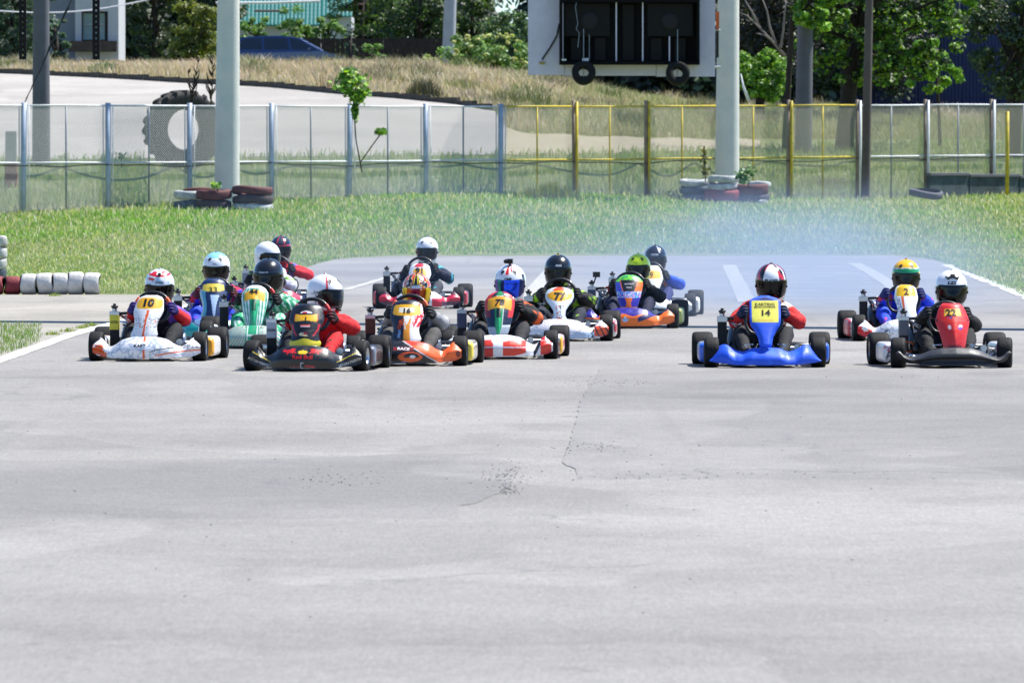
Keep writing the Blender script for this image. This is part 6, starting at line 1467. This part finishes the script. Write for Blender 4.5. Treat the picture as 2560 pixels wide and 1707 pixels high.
# ------------------------------------------------------------------ the blue parked car, side on
M['carp'] = mat('metallic_blue_car_paint', '#1b3768', rough=.22, coat=.9, metal=.35); M['cglass'] = mat('car_glass', '#0d1320', rough=.05, spec=.9); M['shield'] = mat('windscreen_sky_tint', '#6f98c8', rough=.1, spec=.9)
cb_ = at(725, 150, 268); car = thing('parked_car', 'metallic blue hatchback parked behind the dry grass, nose to the right', 'car', (cb_.x, 268, min(float(tz(cb_.x, 268)), at(700, 91, 268).z-1.42)), 0)
kx = 268/FX
# side profile, metres from the centre
zt = at(700, 91, 268).z-car.location.z
prof = [(-2.3, .35), (-2.33, .75), (-2.25, 1.0), (-2.1, zt-.28), (-1.75, zt-.05), (-1.0, zt+.0), (-.2, zt+.0), (.35, zt-.07), (1.25, zt-.56), (1.45, zt-.62), (2.05, zt-.80), (2.32, zt-1.0), (2.38, .55), (2.3, .32)]
mb = MB(); W2 = .84; n = len(prof); 
for yy, ins in ((-W2, 1), (W2, 1)):
    mb.v += [(x, yy*(1-.16*max(0, (z-(zt-.6))/.6)), z) for x, z in prof]
mb.f = [tuple(range(n)), tuple(range(2*n-1, n-1, -1))]+[(i, (i+1) % n, n+(i+1) % n, n+i) for i in range(n)]
bevel(link('body', mesh_of(mb, M['carp']), car), .06, 3, 20)
def cpoly(name, P, y, m, par=car):
    mb = MB(); f = lambda z: y*(1-.16*max(0, (z-(zt-.6))/.6)); n = len(P); mb.v = [(a, f(z)-.012, z) for a, z in P]+[(a, f(z)+.03, z) for a, z in P]; mb.f = [tuple(range(n)), tuple(range(2*n-1, n-1, -1))]+[(i, (i+1) % n, n+(i+1) % n, n+i) for i in range(n)]; return link(name, mesh_of(mb, m), par)
cpoly('side_window', [(-1.95, zt-.48), (-1.72, zt-.12), (-1.05, zt-.08), (-1.0, zt-.5)], -W2, M['cglass']); cpoly('side_window', [(-.93, zt-.5), (-.95, zt-.08), (-.1, zt-.08), (.0, zt-.5)], -W2, M['cglass']); cpoly('side_window', [(.08, zt-.5), (.0, zt-.09), (.32, zt-.13), (.98, zt-.52)], -W2, M['cglass'])
mb = MB(); mb.add([(.42, -.62, zt-.085), (.42, .62, zt-.085), (1.22, .72, zt-.52), (1.22, -.72, zt-.52)], [(0, 1, 2, 3)]); o = link('windscreen', mesh_of(mb, M['shield']), car); sm = o.modifiers.new('t', 'SOLIDIFY'); sm.thickness = .03; sm.offset = 0
for xw in (-1.45, 1.5):
    for yw in (-.78, .78): mb = MB(); mb.lathe([(.0, -.10), (.19, -.11), (.30, -.10), (.31, 0), (.30, .10), (.19, .11), (0, .1)], 24, 'Y'); link('wheel', mesh_of(mb, M['rubber'], True), car, (xw, yw, .31))
mb = MB(); mb.box((.75, -.92, zt-.50), (.14, .16, .12)); bevel(link('wing_mirror', mesh_of(mb, M['carp']), car), .03)
mb = MB(); mb.box((2.25, -.62, zt-1.02), (.16, .3, .14)); link('headlight', mesh_of(mb, M['alu']), car)
# ------------------------------------------------------------------ blue two-stroke smoke over the track
def smoke(name, label, c, sz, dens, col):
    mb = MB(); mb.box((0, 0, 0), (2, 2, 2)); me = mesh_of(mb, None, fix=True); me.materials.clear()
    m = bpy.data.materials.new(name+'_volume'); m.use_nodes = True; nt = m.node_tree; N = nt.nodes; L = nt.links; N.remove(N['Principled BSDF'])
    pv = N.new('ShaderNodeVolumePrincipled'); pv.inputs['Color'].default_value = (*col, 1); pv.inputs['Anisotropy'].default_value = .1
    tc = N.new('ShaderNodeTexCoord'); ln = N.new('ShaderNodeVectorMath'); ln.operation = 'LENGTH'; L.new(tc.outputs['Object'], ln.inputs[0])
    mr = N.new('ShaderNodeMapRange'); mr.interpolation_type = 'SMOOTHSTEP'; mr.inputs[1].default_value = .15; mr.inputs[2].default_value = 1; mr.inputs[3].default_value = 1; mr.inputs[4].default_value = 0; L.new(ln.outputs['Value'], mr.inputs[0])
    nz = N.new('ShaderNodeTexNoise'); nz.inputs['Scale'].default_value = 1.6; nz.inputs['Detail'].default_value = 3; L.new(tc.outputs['Object'], nz.inputs[0])
    r2 = N.new('ShaderNodeMapRange'); r2.inputs[1].default_value = .35; r2.inputs[2].default_value = .65; r2.inputs[3].default_value = .25; r2.inputs[4].default_value = 1.6; L.new(nz.outputs[0], r2.inputs[0])
    a = N.new('ShaderNodeMath'); a.operation = 'MULTIPLY'; L.new(mr.outputs[0], a.inputs[0]); L.new(r2.outputs[0], a.inputs[1]); b = N.new('ShaderNodeMath'); b.operation = 'MULTIPLY'; b.inputs[1].default_value = dens; L.new(a.outputs[0], b.inputs[0])
    L.new(b.outputs[0], pv.inputs['Density']); L.new(pv.outputs[0], N['Material Output'].inputs['Volume']); me.materials.append(m)
    o = link(name, me, None, c); o.scale = sz; tag(o, label, 'smoke', kind='stuff'); return o
p = at(1960, 650, 92)
smoke('smoke', 'blue exhaust smoke drifting over the track behind the plain blue kart', (p.x-.1, 87.5, .30), (3.7, 21.3, 1.45), .052, (.56, .72, 1.0))
smoke('smoke', 'thin bluish smoke hanging over the middle of the track behind the leading karts', (-.4, 96, .5), (6.2, 29, 1.5), .008, (.45, .65, 1.0))
